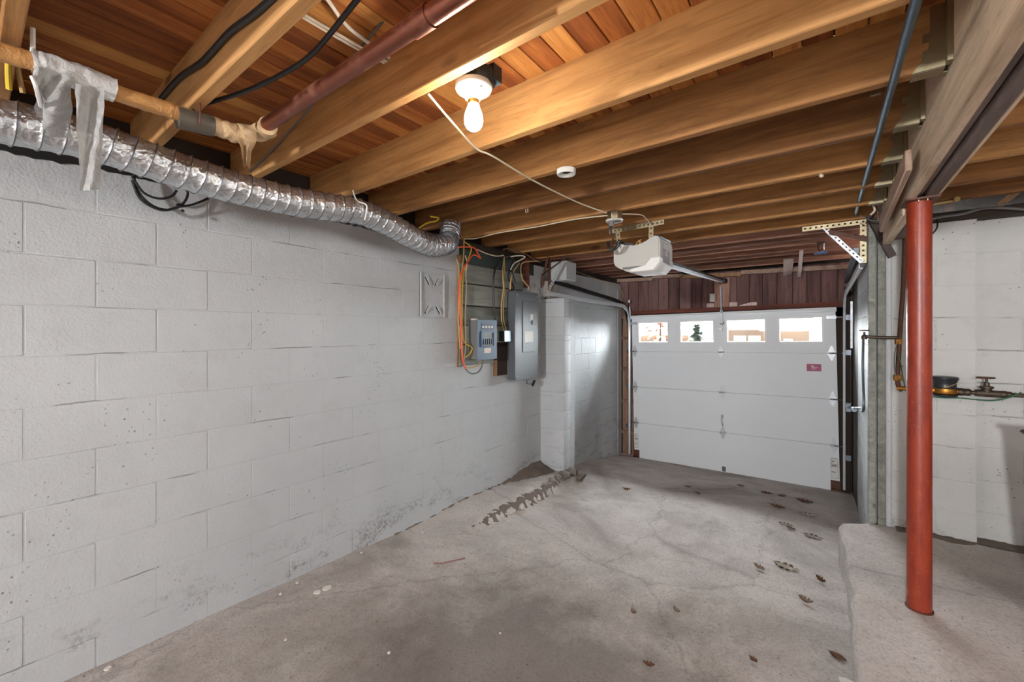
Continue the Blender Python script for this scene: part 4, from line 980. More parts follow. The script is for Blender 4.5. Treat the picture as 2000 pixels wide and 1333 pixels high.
# coiled black cable under the duct
lp = [(262, 340), (264, 362), (278, 385), (300, 403), (325, 410), (348, 405), (362, 392), (367, 377), (362, 370)]
m = MB(); XK = XL + 0.05
m.tube([P(u, v, X=XK) for u, v in lp], 0.0055, 8)
m.tube([P(u, v, X=XK + 0.008) for u, v in ((258, 345), (266, 358), (280, 376), (300, 386), (320, 388), (337, 382), (345, 372))], 0.0055, 8)
m.tube([P(u, v, X=XK + 0.004) for u, v in ((258, 352), (272, 386), (296, 404), (322, 411), (350, 404), (372, 401), (395, 393), (412, 385))], 0.0055, 8)
m.tube([P(345, 402, X=XK + 0.01), P(353, 400, X=XK + 0.01)], 0.008, 8, smooth=False); m.tube([P(354, 410, X=XK + 0.01), P(359, 414, X=XK + 0.01)], 0.007, 8, smooth=False)
tag(m.build('coiled_cable', M['cable_black']), 'black cable coiled on the wall under the foil duct', 'cable')

# ------------------------------------------------------------------ electric boards on the left wall
et = thing('backing_board', 'old grey painted wooden backing board for the fuse boxes', 'board', (XL + 0.01, 3.0, 1.14))
Ya, Yb = 2.545, 3.50
zs = [1.142, 1.33, 1.495, 1.668, 1.858, 2.035]
for k, (z0, z1) in enumerate(zip(zs, zs[1:])):
    m = MB(); yb = Yb if z0 > 1.2 else 3.02
    m.box((XL, Ya + 0.02 + rb.uniform(-0.012, 0.012), z0 + 0.005), (XL + 0.028 + rb.uniform(-0.005, 0.005), yb, z1 - 0.005)).bevel(0.004); m.sub(2).jitter(0.004, 9); m.build('plank', M['board_grey'], et)
m = MB(); m.box((XL - 0.003, Ya + 0.03, 1.145), (XL + 0.006, Yb - 0.01, 2.05)); m.build('dark_backing', M['sill'], et)
m = MB(); m.box((XL, Ya, 1.14), (XL + 0.012, Ya + 0.05, 2.10)).sub(3).jitter(0.008, 25); m.build('edge_strip', M['wood_tan'], et)
m = MB(); m.box((XL - 0.003, Ya + 0.03, 2.04), (XL + 0.012, 3.70, 2.158)); m.build('top_recess', M['green_board'], et)
m = MB(); m.box((XL, 3.05, 1.02), (XL + 0.03, 3.40, 1.30)).bevel(0.003); m.build('lower_board', M['sill'], et)
m = MB(); m.box((XL, 3.03, 1.02), (XL + 0.034, 3.055, 1.17)).bevel(0.003); m.build('batten', M['wood_tan'], et)
m = MB(); m.box((XL, 3.50, 1.90), (XL + 0.05, 3.57, 2.2)).bevel(0.003); m.build('batten', M['wood_red'], et)
def wbox(m, u0, u1, v0, v1, X, dep, uref=None):
    """box standing on the wall side: front face at plane X between pixel columns u0,u1"""
    y0, y1 = P(u0, 600, X=X).y, P(u1, 600, X=X).y; zt, zb = P(u0, v0, X=X).z, P(u0, v1, X=X).z
    m.box((X - dep, y0, zb), (X, y1, zt)); return y0, y1, zb, zt
XF = -2.385
gp = thing('breaker_panel', 'tall grey steel breaker panel with a small door, right of the blue fuse box', 'breaker panel', (XF, 3.4, 0.96))
m = MB(); y0, y1, zb, zt = wbox(m, 1006, 1050, 569, 743, XF, 0.10); m.bevel(0.004); m.build('enclosure', M['box_grey'], gp)
m = MB(); m.box((XF, y0 - 0.004, zb - 0.006), (XF + 0.004, y1 + 0.006, zt + 0.006)).bevel(0.0015); m.build('cover', M['box_grey'], gp)
dy0, dy1 = y0 + 0.115, y1 - 0.075; dz0, dz1 = zb + 0.26, zt - 0.085
m = MB(); m.box((XF + 0.004, dy0, dz0), (XF + 0.011, dy1, dz1)).bevel(0.003); dd = m.build('panel_door', M['box_grey'], gp)
m = MB(); m.box((XF + 0.011, dy1 - 0.05, (dz0 + dz1) / 2 + 0.02), (XF + 0.019, dy1 - 0.015, (dz0 + dz1) / 2 + 0.07)).bevel(0.002); m.build('latch', M['plastic_black'], dd)
m = MB(); m.box((XF + 0.011, dy1 - 0.075, dz1 - 0.20), (XF + 0.0125, dy1 - 0.022, dz1 - 0.13)); m.build('label', M['label_white'], dd)
m = MB(); m.box((XF + 0.011, dy0 + 0.03, dz0 + 0.10), (XF + 0.0125, dy1 - 0.02, dz0 + 0.21)); m.build('label', M['label_white'], dd)
for yy in (y0 + 0.03, y1 - 0.02):
    for zq in (zb + 0.03, zt - 0.03):
        m = MB(); m.lathe([(0.006, 0.0), (0.005, 0.003), (0, 0.004)], (XF + 0.004, yy, zq), (1, 0, 0), 10); m.build('screw', M['galv'], gp)
m = MB(); m.tube([P(1029, 742, X=XF - 0.04), P(1030, 750, X=XF - 0.04), P(1040, 750, X=XF - 0.04)], 0.004, 6); m.tube([P(1040, 754, X=XF - 0.04), P(1044, 744, X=XF - 0.04)], 0.014, 10, smooth=False); m.build('ground_clamp', M['plastic_black'], gp)

bp = thing('fuse_box', 'small blue steel fuse box with a row of breakers', 'fuse box', (XF, 2.8, 1.2))
m = MB(); y0, y1, zb, zt = wbox(m, 932, 969.5, 625, 703, XF, 0.11); m.bevel(0.004); m.build('enclosure', M['plastic_dkgrey'], bp)
m = MB(); m.box((XF, y0 - 0.004, zb - 0.006), (XF + 0.004, y1 + 0.004, zt + 0.004)).bevel(0.0015); m.build('cover', M['box_blue'], bp)
hh = zt - zb; ww = y1 - y0
m = MB(); m.box((XF + 0.004, y0 + ww * 0.18, zt - hh * 0.25), (XF + 0.007, y1 - ww * 0.16, zt - hh * 0.09)); m.build('name_plate', M['box_blue_dark'], bp)
m = MB()
for k in range(4): m.box((XF + 0.007, y0 + ww * (0.22 + 0.155 * k), zt - hh * 0.20), (XF + 0.0078, y0 + ww * (0.32 + 0.155 * k), zt - hh * 0.155))
m.build('circuit_labels', M['label_white'], bp)
m = MB(); a0, a1, c0, c1 = y0 + ww * 0.22, y1 - ww * 0.20, zt - hh * 0.66, zt - hh * 0.32
for (p0, p1, q0, q1) in ((a0 - 0.015, a1 + 0.015, c1, c1 + 0.01), (a0 - 0.015, a1 + 0.015, c0 - 0.01, c0), (a0 - 0.015, a0, c0, c1), (a1, a1 + 0.015, c0, c1)): m.box((XF + 0.004, p0, q0), (XF + 0.014, p1, q1))
m.build('bezel', M['box_blue'], bp)
m = MB(); m.box((XF + 0.004, a0, c0), (XF + 0.006, a1, c1)); m.build('breaker_window', M['plastic_black'], bp)
for k in range(5):
    m = MB(); yy = a0 + (a1 - a0) * (0.06 + 0.188 * k); m.box((XF + 0.006, yy, c0 + 0.012), (XF + 0.016, yy + (a1 - a0) * 0.13, c0 + 0.06)).bevel(0.002); m.build('breaker', M['box_blue_dark'], bp)
m = MB(); m.box((XF + 0.004, y0 + ww * 0.34, zt - hh * 0.85), (XF + 0.0052, y1 - ww * 0.32, zt - hh * 0.72)); lb = m.build('label', M['label_white'], bp)
m = MB()
for k in range(3): m.box((XF + 0.0052, y0 + ww * 0.37, zt - hh * (0.755 + 0.035 * k)), (XF + 0.0057, y1 - ww * 0.36, zt - hh * (0.74 + 0.035 * k)))
m.build('print', M['ink_red'], lb)
m = MB(); m.box((XF - 0.09, y0 + 0.01, zt), (XF - 0.04, y0 + 0.05, zt + 0.012)).bevel(0.002); m.build('card', M['wood_pale'], bp)
op = thing('outlet_box', 'small steel outlet box with a pale blue cover between fuse box and breaker panel', 'outlet box', (XF - 0.03, 3.05, 1.36))
m = MB(); y0, y1, zb, zt = wbox(m, 985.5, 997.5, 647, 667, XF - 0.03, 0.07); m.bevel(0.004); m.build('box', M['box_dark'], op)
m = MB(); m.box((XF - 0.03, y0 - 0.003, zb - 0.004), (XF - 0.026, y1 + 0.003, zt + 0.004)).bevel(0.002); m.build('cover', flat('pale_blue_cover', (176, 208, 236), 0.3, var=0.03), op)
# painted steel plate on the wall
wp = thing('wall_plate', 'white painted steel mounting plate with four bent tabs on the block wall', 'mounting plate', (XL + 0.01, 2.26, 1.55))
m = MB(); y0, y1 = 2.135, 2.392; zb, zt = 1.557, 1.905
m.box((XL + 0.003, y0, zb), (XL + 0.010, y1, zt)); m.box((XL + 0.003, y0, zb), (XL + 0.024, y0 + 0.008, zt)); m.box((XL + 0.010, y1 - 0.012, zb), (XL + 0.02, y1, zt)); m.bevel(0.0015); m.build('plate', M['paint'], wp)
for (yy, zq, a) in ((y0 + 0.085, zt - 0.06, -0.6), (y1 - 0.07, zt - 0.06, 0.6), (y0 + 0.08, zb + 0.06, 0.6), (y1 - 0.06, zb + 0.06, -0.6)):
    d = Vector((0, math.sin(a), math.cos(a))); c = Vector((XL + 0.016, yy, zq))
    m = MB(); m.bar(c - d * 0.035, c + d * 0.035, 0.022, 0.012, up=(1, 0, 0)); m.bevel(0.003); m.build('tab', M['paint'], wp)
    m = MB(); c2 = c + Vector((-0.004, -0.014, -0.004)); m.bar(c2 - d * 0.034, c2 + d * 0.034, 0.008, 0.006, up=(1, 0, 0)); m.build('slot', M['plastic_black'], wp)
# cables of the fuse board
def Q(x, y, X): return P(870 + x / 4.443, 470 + y / 4.443, X=X)
def qcable(pts, r, mat, X, label, name='cable'):
    return cable(name, [Q(a, b, X) for a, b in pts], r, mat, label, 'cable', None)
XW0 = XL + 0.075
qcable([(60, 62), (100, 58), (180, 55), (250, 65), (280, 110), (306, 156), (270, 132), (235, 128), (190, 190), (140, 280), (122, 400), (125, 600), (140, 800), (145, 1000), (172, 1112)], 0.0065, 'cable_orange', XW0 + 0.02, 'bright orange cable looping down the left edge of the backing board', 'orange_cable')
qcable([(172, 1112), (200, 1142), (235, 1157), (285, 1143), (315, 1095), (318, 1040)], 0.0062, 'cable_grey', XW0 + 0.02, 'grey cable looping under the blue fuse box', 'grey_cable')
qcable([(170, 15), (215, 50), (222, 90), (190, 180), (160, 270), (148, 400), (145, 600), (150, 800), (170, 890), (232, 930), (210, 985), (180, 1012)], 0.0055, 'cable_yellow', XW0 + 0.012, 'bright yellow cable beside the orange cable, hooked near the fuse box', 'yellow_cable')
qcable([(161, -10), (160, 60), (158, 120), (145, 260), (133, 420), (140, 700), (152, 1050)], 0.0055, 'cable_tan', XW0, 'tan cable hanging from the joists between orange and yellow cables', 'tan_cable')
qcable([(172, 130), (186, 200), (176, 300), (182, 400), (176, 520), (172, 690), (176, 900), (162, 1040)], 0.006, 'cable_cream', XW0 - 0.01, 'cream cable nailed down the board right of the yellow cable', 'cream_cable')
qcable([(95, 150), (115, 240), (118, 420), (112, 640), (120, 850), (130, 940)], 0.005, 'cable_tan', XW0 - 0.02, 'tan cable at the outermost left edge of the board', 'tan_cable')
qcable([(270, 78), (300, 90), (360, 115), (440, 135), (505, 130)], 0.0055, 'cable_cream', XW0, 'cream cable sagging along the top of the backing board', 'cream_cable')
qcable([(540, 130), (500, 140), (455, 210), (430, 260), (416, 380), (422, 600), (436, 690)], 0.0085, 'cable_black', XW0 - 0.01, 'thick black cable dropping into the top of the blue fuse box', 'black_cable')
qcable([(512, 140), (500, 220), (496, 300), (503, 420), (486, 560), (488, 690), (505, 780)], 0.0055, 'cable_tan', XW0, 'tan cable running down to the outlet box, left of a pair', 'tan_cable')
qcable([(505, 150), (514, 230), (504, 320), (512, 430), (500, 570), (505, 690), (525, 770)], 0.0055, 'cable_tan', XW0 - 0.005, 'tan cable running down to the outlet box, right of a pair', 'tan_cable')
qcable([(570, 140), (610, 134), (660, 132), (690, 142), (655, 168), (595, 200), (565, 255)], 0.0065, 'cable_white', XW0 + 0.03, 'white cable curling above the grey breaker panel', 'white_cable')
qcable([(640, 200), (592, 268), (567, 350), (562, 425)], 0.0065, 'cable_tan', XW0 + 0.02, 'tan cable dropping into the left corner of the breaker panel', 'tan_cable')
qcable([(810, 180), (740, 182), (680, 190), (655, 222), (662, 320), (700, 380), (720, 400), (718, 432)], 0.006, 'cable_tan', XW0 + 0.02, 'tan cable dropping into the middle of the breaker panel top', 'tan_cable')
qcable([(520, 142), (565, 135), (588, 172), (560, 250), (548, 330), (585, 385), (600, 430)], 0.009, 'cable_black', XW0 + 0.01, 'thick black cable entering the grey breaker panel, left one', 'black_cable')
qcable([(588, 180), (582, 280), (604, 350), (610, 430)], 0.008, 'cable_black', XW0 + 0.025, 'thick black cable entering the grey breaker panel, right one', 'black_cable')
qcable([(170, 1105), (225, 1105), (280, 1085), (308, 1050)], 0.006, 'cable_tan', XW0, 'tan cable running under the board to the fuse box', 'tan_cable')
qcable([(500, 80), (540, 70), (600, 95), (700, 120), (760, 160), (830, 190)], 0.006, 'cable_brown', XW0, 'brown cable along the joists above the breaker panel', 'brown_cable')

# ------------------------------------------------------------------ conduit and bits at the right
cdt = thing('steel_conduit', 'blue grey steel conduit strapped under the joists left of the beam', 'conduit', P(1720, 230, X=0.17))
m = MB(); m.tube([P(1846, -170, X=0.17), P(1790, 0, X=0.17), P(1692, 345, X=0.171)], 0.0115, 14, smooth=False); m.build('pipe', M['conduit'], cdt)
m = MB(); m.tube([P(1692, 345, X=0.171), P(1663, 447, X=0.172)], 0.0122, 14, smooth=False); m.build('pipe', M['conduit'], cdt)
c = P(1722, 176, X=0.16); m = MB(); m.box(c + Vector((-0.03, -0.008, -0.012)), c + Vector((-0.002, 0.008, 0.014))); m.build('strap', M['zinc'], cdt)
cable('bent_tube', [P(1695, 370, Y=3.55), P(1697, 385, Y=3.55), P(1706, 402, Y=3.55), P(1708, 412, Y=3.55), P(1700, 420, Y=3.55)], 0.006, 'cable_white', 'short bent whitish tube hanging near the beam end', 'tube')
cable('thin_cable', [P(1680, 421, Y=3.6), P(1700, 430, Y=3.6), P(1725, 433, Y=3.6)], 0.003, 'cable_grey', 'thin grey wire crossing behind the slanted rusty angle', 'wire')
cable('bent_tube', [P(1714, 412, Y=3.6), P(1716, 425, Y=3.6), P(1728, 435, Y=3.6), P(1745, 445, Y=3.6)], 0.006, 'cable_brown', 'short brown bent tube near the end of the beam', 'tube')
m = MB(); m.tube([P(1721, 453, Y=3.68), P(1740, 450, Y=3.7), P(1775, 446, Y=3.7)], 0.014, 12); tag(m.build('rusty_pipe', M['rust']), 'short rusty pipe lying on the wall top left of the column', 'pipe')
for u, v in ((1604, 343), ):
    m = MB(); p = P(u, v, Z=ZJ - 0.012); bmesh.ops.create_icosphere(m.bm, subdivisions=2, radius=0.011)
    for q in m.bm.verts: q.co = q.co * (1 + 0.4 * noise.noise(q.co * 90)) + p
    tag(m.build('foam_blob', M['cable_cream']), 'small yellowish foam blob under a joist near the conduit', 'foam')
for i, (u, v) in enumerate(((1029, 414), )):
    m = MB(); p = P(u, v, Z=ZJ - 0.02); m.tube([p + Vector((-0.008, 0, 0.02)), p + Vector((-0.008, 0, -0.004)), p + Vector((0.008, 0, -0.004)), p + Vector((0.008, 0, 0.02))], 0.0025, 6, smooth=False)
    tag(m.build('cable_staple', M['cable_cream']), 'half-driven cable staple under a joist left of the round box', 'staple')
# black flat braids behind the column on the wall top
cable('black_cable', [P(1770, 452, Y=3.72), P(1820, 428, Y=3.72), P(1880, 418, Y=3.72), P(1930, 406, Y=3.72), P(2030, 411, Y=3.72)], 0.009, 'cable_grey', 'thick grey cable lying on top of the right block wall')
cable('black_cable', [P(1815, 462, Y=3.70), P(1828, 449, Y=3.70), P(1831, 438, Y=3.7), P(1829, 430, Y=3.71)], 0.0045, 'cable_black', 'black cable drooping over the right wall beside the column')
cable('thin_cable', [P(1872, 389, Y=3.6), P(1885, 395, Y=3.6), P(1897, 404, Y=3.62), P(1930, 403, Y=3.65), P(1975, 398, Y=3.65)], 0.005, 'cable_grey', 'thin cable swinging from the small round cap above the right wall')
m = MB(); p = P(1869, 389, Y=3.6); m.lathe([(0.014, -0.005), (0.014, 0.005), (0.0, 0.007)], p, (0, -1, 0.3), 14); m.bar(P(1815, 401, Y=3.62), P(1868, 392, Y=3.62), 0.01, 0.012); tag(m.build('cable_clip', M['cable_tan']), 'small tan round cap on a batten above the right wall', 'cap')
m = MB(); m.prism([P(1843, 400, Y=4.0), P(1865, 397, Y=4.0), P(1865, 414, Y=4.0), P(1843, 416, Y=4.0)], (0, 0.02, 0)); tag(m.build('wood_block', M['wood_pale']), 'pale wooden block in the dark gap above the right wall', 'block')
m = MB(); m.bar(P(2020, 348, Y=3.72), P(1948, 404, Y=3.72), 0.02, 0.035); m.bevel(0.003); tag(m.build('brace_board', M['wood_tan']), 'short tan diagonal board between joists above the right wall', 'board')
m = MB(); m.bar(P(1842, 372, Y=3.69), P(2020, 357, Y=3.69), 0.02, 0.012); tag(m.build('batten', M['wood_pale']), 'thin pale batten along a joist above the right wall', 'batten')

# hanging boards and the valve near the front wall
m = MB(); m.prism([P(1530, 491, Y=5.5), P(1553, 489, Y=5.5), P(1547, 536, Y=6.1), P(1530, 541, Y=6.1)], (0, 0.0, 0.02)); tag(m.build('hanging_board', M['wood_pale']), 'pale pinkish wide board hanging under the joists before the door', 'board', )
m = MB(); m.bar(P(1566, 479, Y=5.0), P(1561, 541, Y=6.08), 0.035, 0.02); tag(m.build('hanging_batten', M['wood_pale']), 'narrow pale batten right of the wide hanging board', 'batten')
vt = thing('ceiling_valve', 'small brown fitting with a blue handle hanging under the joists', 'valve', P(1603, 490, Y=4.72))
m = MB(); m.lathe([(0.05, 0.03), (0.05, 0.02), (0.028, 0.018), (0.026, -0.04), (0.012, -0.05), (0.010, -0.07)], P(1603, 480, Y=4.72), (0, 0, 1), 16); m.build('body', M['rust'], vt)
m = MB(); p = P(1603, 494.5, Y=4.72)
for k in range(4): a = k * math.pi / 4; m.bar(p + Vector((0.05 * math.cos(a), 0.05 * math.sin(a), 0)), p - Vector((0.05 * math.cos(a), 0.05 * math.sin(a), 0)), 0.016, 0.010)
m.build('handle', M['handle_blue'], vt)
m = MB(); m.prism([P(1386, 590, Y=6.09), P(1396, 590, Y=6.09), P(1396, 574, Y=6.09), P(1386, 574, Y=6.09)], (0, 0.012, 0)).bevel(0.002); tag(m.build('switch_plate', M['plastic_white']), 'small white blank plate on the boards above the garage door', 'switch plate')
cable('thin_cable', [P(1122, 530, X=-2.48), P(1165, 545, X=-2.48), P(1200, 557, X=-2.48), P(1214, 568, X=-2.44), P(1217, 580, X=-2.42), P(1212, 592, X=-2.40)], 0.004, 'cable_tan', 'thin tan cable along the top of the far left wall', 'cable')

# ------------------------------------------------------------------ water pipes on the right
YP = 3.69
wt2 = thing('water_pipe', 'iron water pipe along the right wall with a brass water meter', 'pipe', P(1900, 766, Y=YP))
zz = P(1845, 764, Y=YP).z
x0, x1, x2, x3, x4 = (P(u, 764, Y=YP).x for u in (1805, 1868, 1885, 1917, 1990))
m = MB(); m.tube([(x1 - 0.005, YP, zz), (3.2, YP, zz)], 0.0125, 14, smooth=False); m.build('pipe', M['iron'], wt2)
m = MB(); m.tube([(P(1752, 764, Y=YP).x, YP, zz), (P(1832, 764, Y=YP).x, YP, zz)], 0.013, 14, smooth=False); m.build('pipe', M['brass'], wt2)
for u, r in ((1876, 0.024), (1889, 0.022), (1914, 0.021), (1949, 0.020), (1960, 0.022), (1969, 0.019)):
    m = MB(); xx = P(u, 764, Y=YP).x; m.lathe([(r * 0.8, -0.016), (r, -0.010), (r, 0.010), (r * 0.8, 0.016)], (xx, YP, zz), (1, 0, 0), 8); m.build('coupling', M['iron'], wt2)
mt = thing('water_meter', 'brass water meter with a black round register on the right wall pipe', 'water meter', P(1845, 775, Y=YP))
mc = P(1846, 764, Y=YP)
m = MB(); m.lathe([(0.040, -0.020), (0.050, -0.014), (0.054, 0.0), (0.052, 0.016)], (mc.x, YP, zz), (0, 0, 1), 24); m.tube([(mc.x - 0.075, YP, zz), (mc.x + 0.075, YP, zz)], 0.02, 14, smooth=False); m.build('body', M['brass'], mt)
m = MB(); m.lathe([(0.052, -0.034), (0.055, -0.030), (0.055, -0.021), (0.03, -0.019)], (mc.x, YP, zz), (0, 0, 1), 24); m.build('bottom_plate', M['meter_black'], mt)
m = MB(); m.lathe([(0.050, 0.016), (0.056, 0.022), (0.052, 0.034), (0.055, 0.060), (0.062, 0.074), (0.062, 0.086), (0.056, 0.090), (0.0, 0.090)], (mc.x - 0.002, YP, zz), (0, 0, 1), 28); m.build('register', M['meter_black'], mt)
m = MB(); m.tube([(mc.x - 0.02, YP - 0.058, zz + 0.02), (mc.x + 0.025, YP - 0.056, zz + 0.045), (mc.x + 0.055, YP - 0.03, zz + 0.06)], 0.0015, 5); m.build('seal_wire', M['cable_tan'], mt)
gv = thing('gate_valve', 'old bronze gate valve with a round handwheel on the water pipe', 'valve', P(1926, 770, Y=YP))
vc = P(1927, 764, Y=YP)
m = MB(); m.tube([(vc.x - 0.045, YP, zz), (vc.x + 0.05, YP, zz)], 0.021, 14, smooth=False); m.lathe([(0.021, 0.0), (0.022, 0.028), (0.030, 0.032), (0.030, 0.042), (0.014, 0.046), (0.012, 0.066), (0.006, 0.068), (0.006, 0.092)], (vc.x, YP, zz), (0, 0, 1), 16); m.build('body', M['iron'], gv)
m = MB(); m.lathe([(0.030, -0.004), (0.038, -0.004), (0.040, 0.0), (0.038, 0.004), (0.030, 0.004), (0.0, 0.002)], (vc.x - 0.003, YP, zz + 0.094), (0, 0, 1), 20); m.build('handwheel', M['rust'], gv)
cable('green_wire', [P(1800, 772, Y=YP - 0.02), P(1835, 777, Y=YP - 0.03), P(1875, 778, Y=YP - 0.03), P(1905, 781, Y=YP - 0.03), P(1940, 783, Y=YP - 0.03), P(1970, 777, Y=YP - 0.025), P(1995, 767, Y=YP - 0.02)], 0.004, 'cable_green', 'green ground wire sagging under the water pipe', 'wire')
# branch left of the column
bt3 = thing('branch_pipe', 'dark iron pipe branching along the corner to the hose valve', 'pipe', P(1757, 760, Y=3.70))
e0 = P(1756, 757, Y=3.70)
m = MB(); m.tube([P(1762, 764, Y=3.70), e0, P(1753, 742, Y=3.70), P(1755, 700, Y=3.70), P(1759, 630, Y=3.70), P(1764, 560, Y=3.70), P(1768, 445, Y=3.70)], 0.0125, 14); m.build('pipe', M['rust'], bt3)
m = MB(); m.lathe([(0.018, -0.02), (0.022, -0.012), (0.022, 0.012), (0.018, 0.02)], P(1753, 738, Y=3.70), (0, 0, 1), 8); m.build('union', M['brass'], bt3)
m = MB(); m.lathe([(0.018, -0.016), (0.02, 0.0), (0.018, 0.016)], P(1755, 668, Y=3.70), (0, 0, 1), 8); m.build('union', M['brass'], bt3)
m = MB(); m.tube([P(1756, 660, Y=3.69), P(1725, 660, Y=3.70), P(1692, 658, Y=3.70)], 0.010, 12, smooth=False); m.build('pipe', M['iron'], bt3)
m = MB(); m.lathe([(0.016, -0.014), (0.018, 0.0), (0.012, 0.014), (0.006, 0.018), (0.006, 0.035)], P(1688, 659, Y=3.72), (0, 0, 1), 12); m.lathe([(0.026, -0.003), (0.028, 0.003), (0.0, 0.004)], P(1688, 646, Y=3.72), (0, 0, 1), 14); m.build('stop_valve', M['iron'], bt3)
m = MB(); m.tube([P(1686, 662, X=0.215), P(1685, 720, X=0.215), P(1687, 797, X=0.215), P(1680, 799, X=0.21)], 0.008, 10); m.build('pipe', M['galv_dark'], bt3)
m = MB(); a, b = P(1684, 798, X=0.21), P(1657, 797, X=0.205); m.tube([a, b], 0.010, 10, smooth=False); m.lathe([(0.02, -0.03), (0.024, 0.0), (0.02, 0.03)], P(1668, 800, X=0.205), (0, 1, 0), 10); m.box(b + Vector((-0.02, 0, -0.045)), b + Vector((0.02, 0.05, 0.045))); m.build('hose_valve', M['galv_dark'], bt3)
cable('thin_cable', [P(1753, 668, Y=3.67), P(1748, 690, Y=3.67), P(1747, 715, Y=3.67), P(1750, 738, Y=3.67)], 0.0025, 'cable_grey', 'thin grey wire looped beside the branch pipe', 'wire')
cable('green_wire', [P(1754, 690, Y=3.67), P(1759, 710, Y=3.67), P(1763, 735, Y=3.69), P(1770, 765, Y=3.68)], 0.003, 'cable_green', 'green ground wire clamped to the branch pipe', 'wire')

# black bin at the right edge
bx = P(1990, 838, D=2.0); bz = bx.z
BCX, BCY = bx.x + 0.20, bx.y - 0.18
b0 = thing('plastic_bin', 'black plastic bin standing at the right edge of the photo', 'bin', (BCX, BCY, ZSL))
def ring(zq, half, hd): return [(BCX - half, BCY - hd, zq), (BCX + half, BCY - hd, zq), (BCX + half, BCY + hd, zq), (BCX - half, BCY + hd, zq)]
m = MB(); m.hexa(ring(ZSL + 0.002, 0.13, 0.11) + ring(bz - 0.012, 0.182, 0.162)); m.bevel(0.012, 2); m.build('body', M['plastic_black'], b0)
m = MB(); m.hexa(ring(bz - 0.02, 0.198, 0.178) + ring(bz, 0.20, 0.18)); m.bevel(0.006, 2); m.build('rim', M['plastic_black'], b0)

# ------------------------------------------------------------------ things on the floor
def leaf(u, v, size, rot, mat, label, curl=0.5, lobed=True, group=None):
    z = zf(P(u, v, Z=0).x, P(u, v, Z=0).y); 
    for _ in range(4): p = P(u, v, Z=z); z = zf(p.x, p.y)
    if p.x > slab_edge(p.y): p = P(u, v, Z=ZSL)
    m = MB(); c, s = math.cos(rot), math.sin(rot)
    n = 13; mid = []; le = []; ri = []
    for i in range(n):
        t = i / (n - 1); w = math.sin(math.pi * min(1, t * 0.92 + 0.06)) * 0.30
        if lobed: w *= (0.55 + 0.45 * (i % 3 != 0))
        x = (t - 0.5) * size; zc_ = curl * size * 0.25 * (2 * t - 1) ** 2
        f = lambda yy, zz_: p + Vector((c * x - s * yy, s * x + c * yy, zz_ + 0.004))
        mid.append(f(0, zc_)); le.append(f(w * size, zc_ + curl * w * size * 0.7)); ri.append(f(-w * size, zc_ + curl * w * size * 0.5))
    g = [le, mid, ri]
    m.sheet(lambda a, b: g[int(round(a * 2))][int(round(b * (n - 1)))], 3, n, 0.0012)
    m.tube([mid[0], mid[0] + (mid[0] - mid[1]) * 1.6], 0.0014, 5, smooth=False)
    return tag(m.build('dry_leaf', M[mat], sharp=180), label, 'leaf', group)
leaf(1224, 959, 0.075, 0.4, 'leaf_brown', 'dark brown curled leaf lying alone in the middle of the ramp', 1.2)
leaf(1363, 966, 0.07, -0.5, 'leaf_brown', 'small brown leaf right of the curled leaf on the ramp', 0.8)
leaf(1447, 951, 0.08, 0.2, 'leaf_brown', 'brown leaf near the bottom middle of the door', 0.7)
leaf(1344, 952, 0.07, 0.1, 'leaf_brown', 'thin brown leaf at the shadow edge left of the door middle', 0.3)
leaf(1484, 1113, 0.075, -0.5, 'leaf_grey', 'greyish curled leaf left of the pale oak leaf', 0.9)
leaf(1536, 1110, 0.15, -0.25, 'leaf_pale', 'large pale lobed oak leaf on the concrete', 0.25)
leaf(1604, 1138, 0.07, -0.8, 'leaf_brown', 'brown curled leaf beside the slab edge', 1.2)
leaf(1574, 1179, 0.075, -0.3, 'leaf_grey', 'dark curled leaf nearest the slab edge in front', 1.3)
leaf(1588, 1051, 0.13, -0.15, 'leaf_pale', 'pale lobed leaf near the broken slab corner', 0.3)
leaf(1545, 1036, 0.08, -0.5, 'leaf_grey', 'curled grey leaf left of the slab corner', 0.8)
leaf(1535, 1026, 0.10, 0.0, 'leaf_pale', 'flat pale leaf behind the curled grey leaf', 0.2)
leaf(1578, 1008, 0.13, 0.1, 'leaf_pale', 'pale leaf farther up the ramp beside the right wall', 0.3)
leaf(1520, 992, 0.12, -0.2, 'leaf_brown', 'brown leaf on the ramp before the right part of the door', 0.4)
leaf(1572, 981, 0.15, -0.1, 'leaf_brown', 'long dark leaf close to the right bottom of the door', 0.3)
leaf(1498, 964, 0.12, 0.0, 'leaf_brown', 'flat brown leaf under the right half of the door', 0.2)
leaf(1322, 1197, 0.05, -0.7, 'leaf_grey', 'small curled leaf in the middle of the floor', 1.1)
leaf(1237, 1199, 0.045, -0.8, 'leaf_grey', 'small leaf left of the curled one in mid floor', 1.0)
leaf(1472, 1293, 0.04, -0.6, 'leaf_brown', 'small brown leaf near the bottom of the photo', 0.8, lobed=False)
leaf(1268, 1303, 0.05, 0.3, 'leaf_brown', 'crumbled brown leaf at the lower middle of the floor', 1.0)
leaf(1637, 1286, 0.07, -0.4, 'leaf_brown', 'thin dry leaf against the slab edge near the bottom', 0.3, lobed=False)
leaf(1527, 970, 0.09, 0.5, 'leaf_brown', 'small brown leaf between the door and the long dark leaf', 0.3)
p = P(1015, 998, Z=-0.07); p.z = zf(p.x, p.y)
m = MB(); m.sheet(lambda a, b: p + Vector(((a - 0.5) * 0.075, (b - 0.5) * 0.085, 0.004 + 0.004 * math.sin(a * 3))), 6, 6, 0.001); tag(m.build('paper_scrap', M['paper']), 'small square scrap of cream paper near the left ledge', 'paper')
pa, pb, pc = P(847, 1103, Z=-0.035), P(865, 1103, Z=-0.035), P(908, 1093, Z=-0.035)
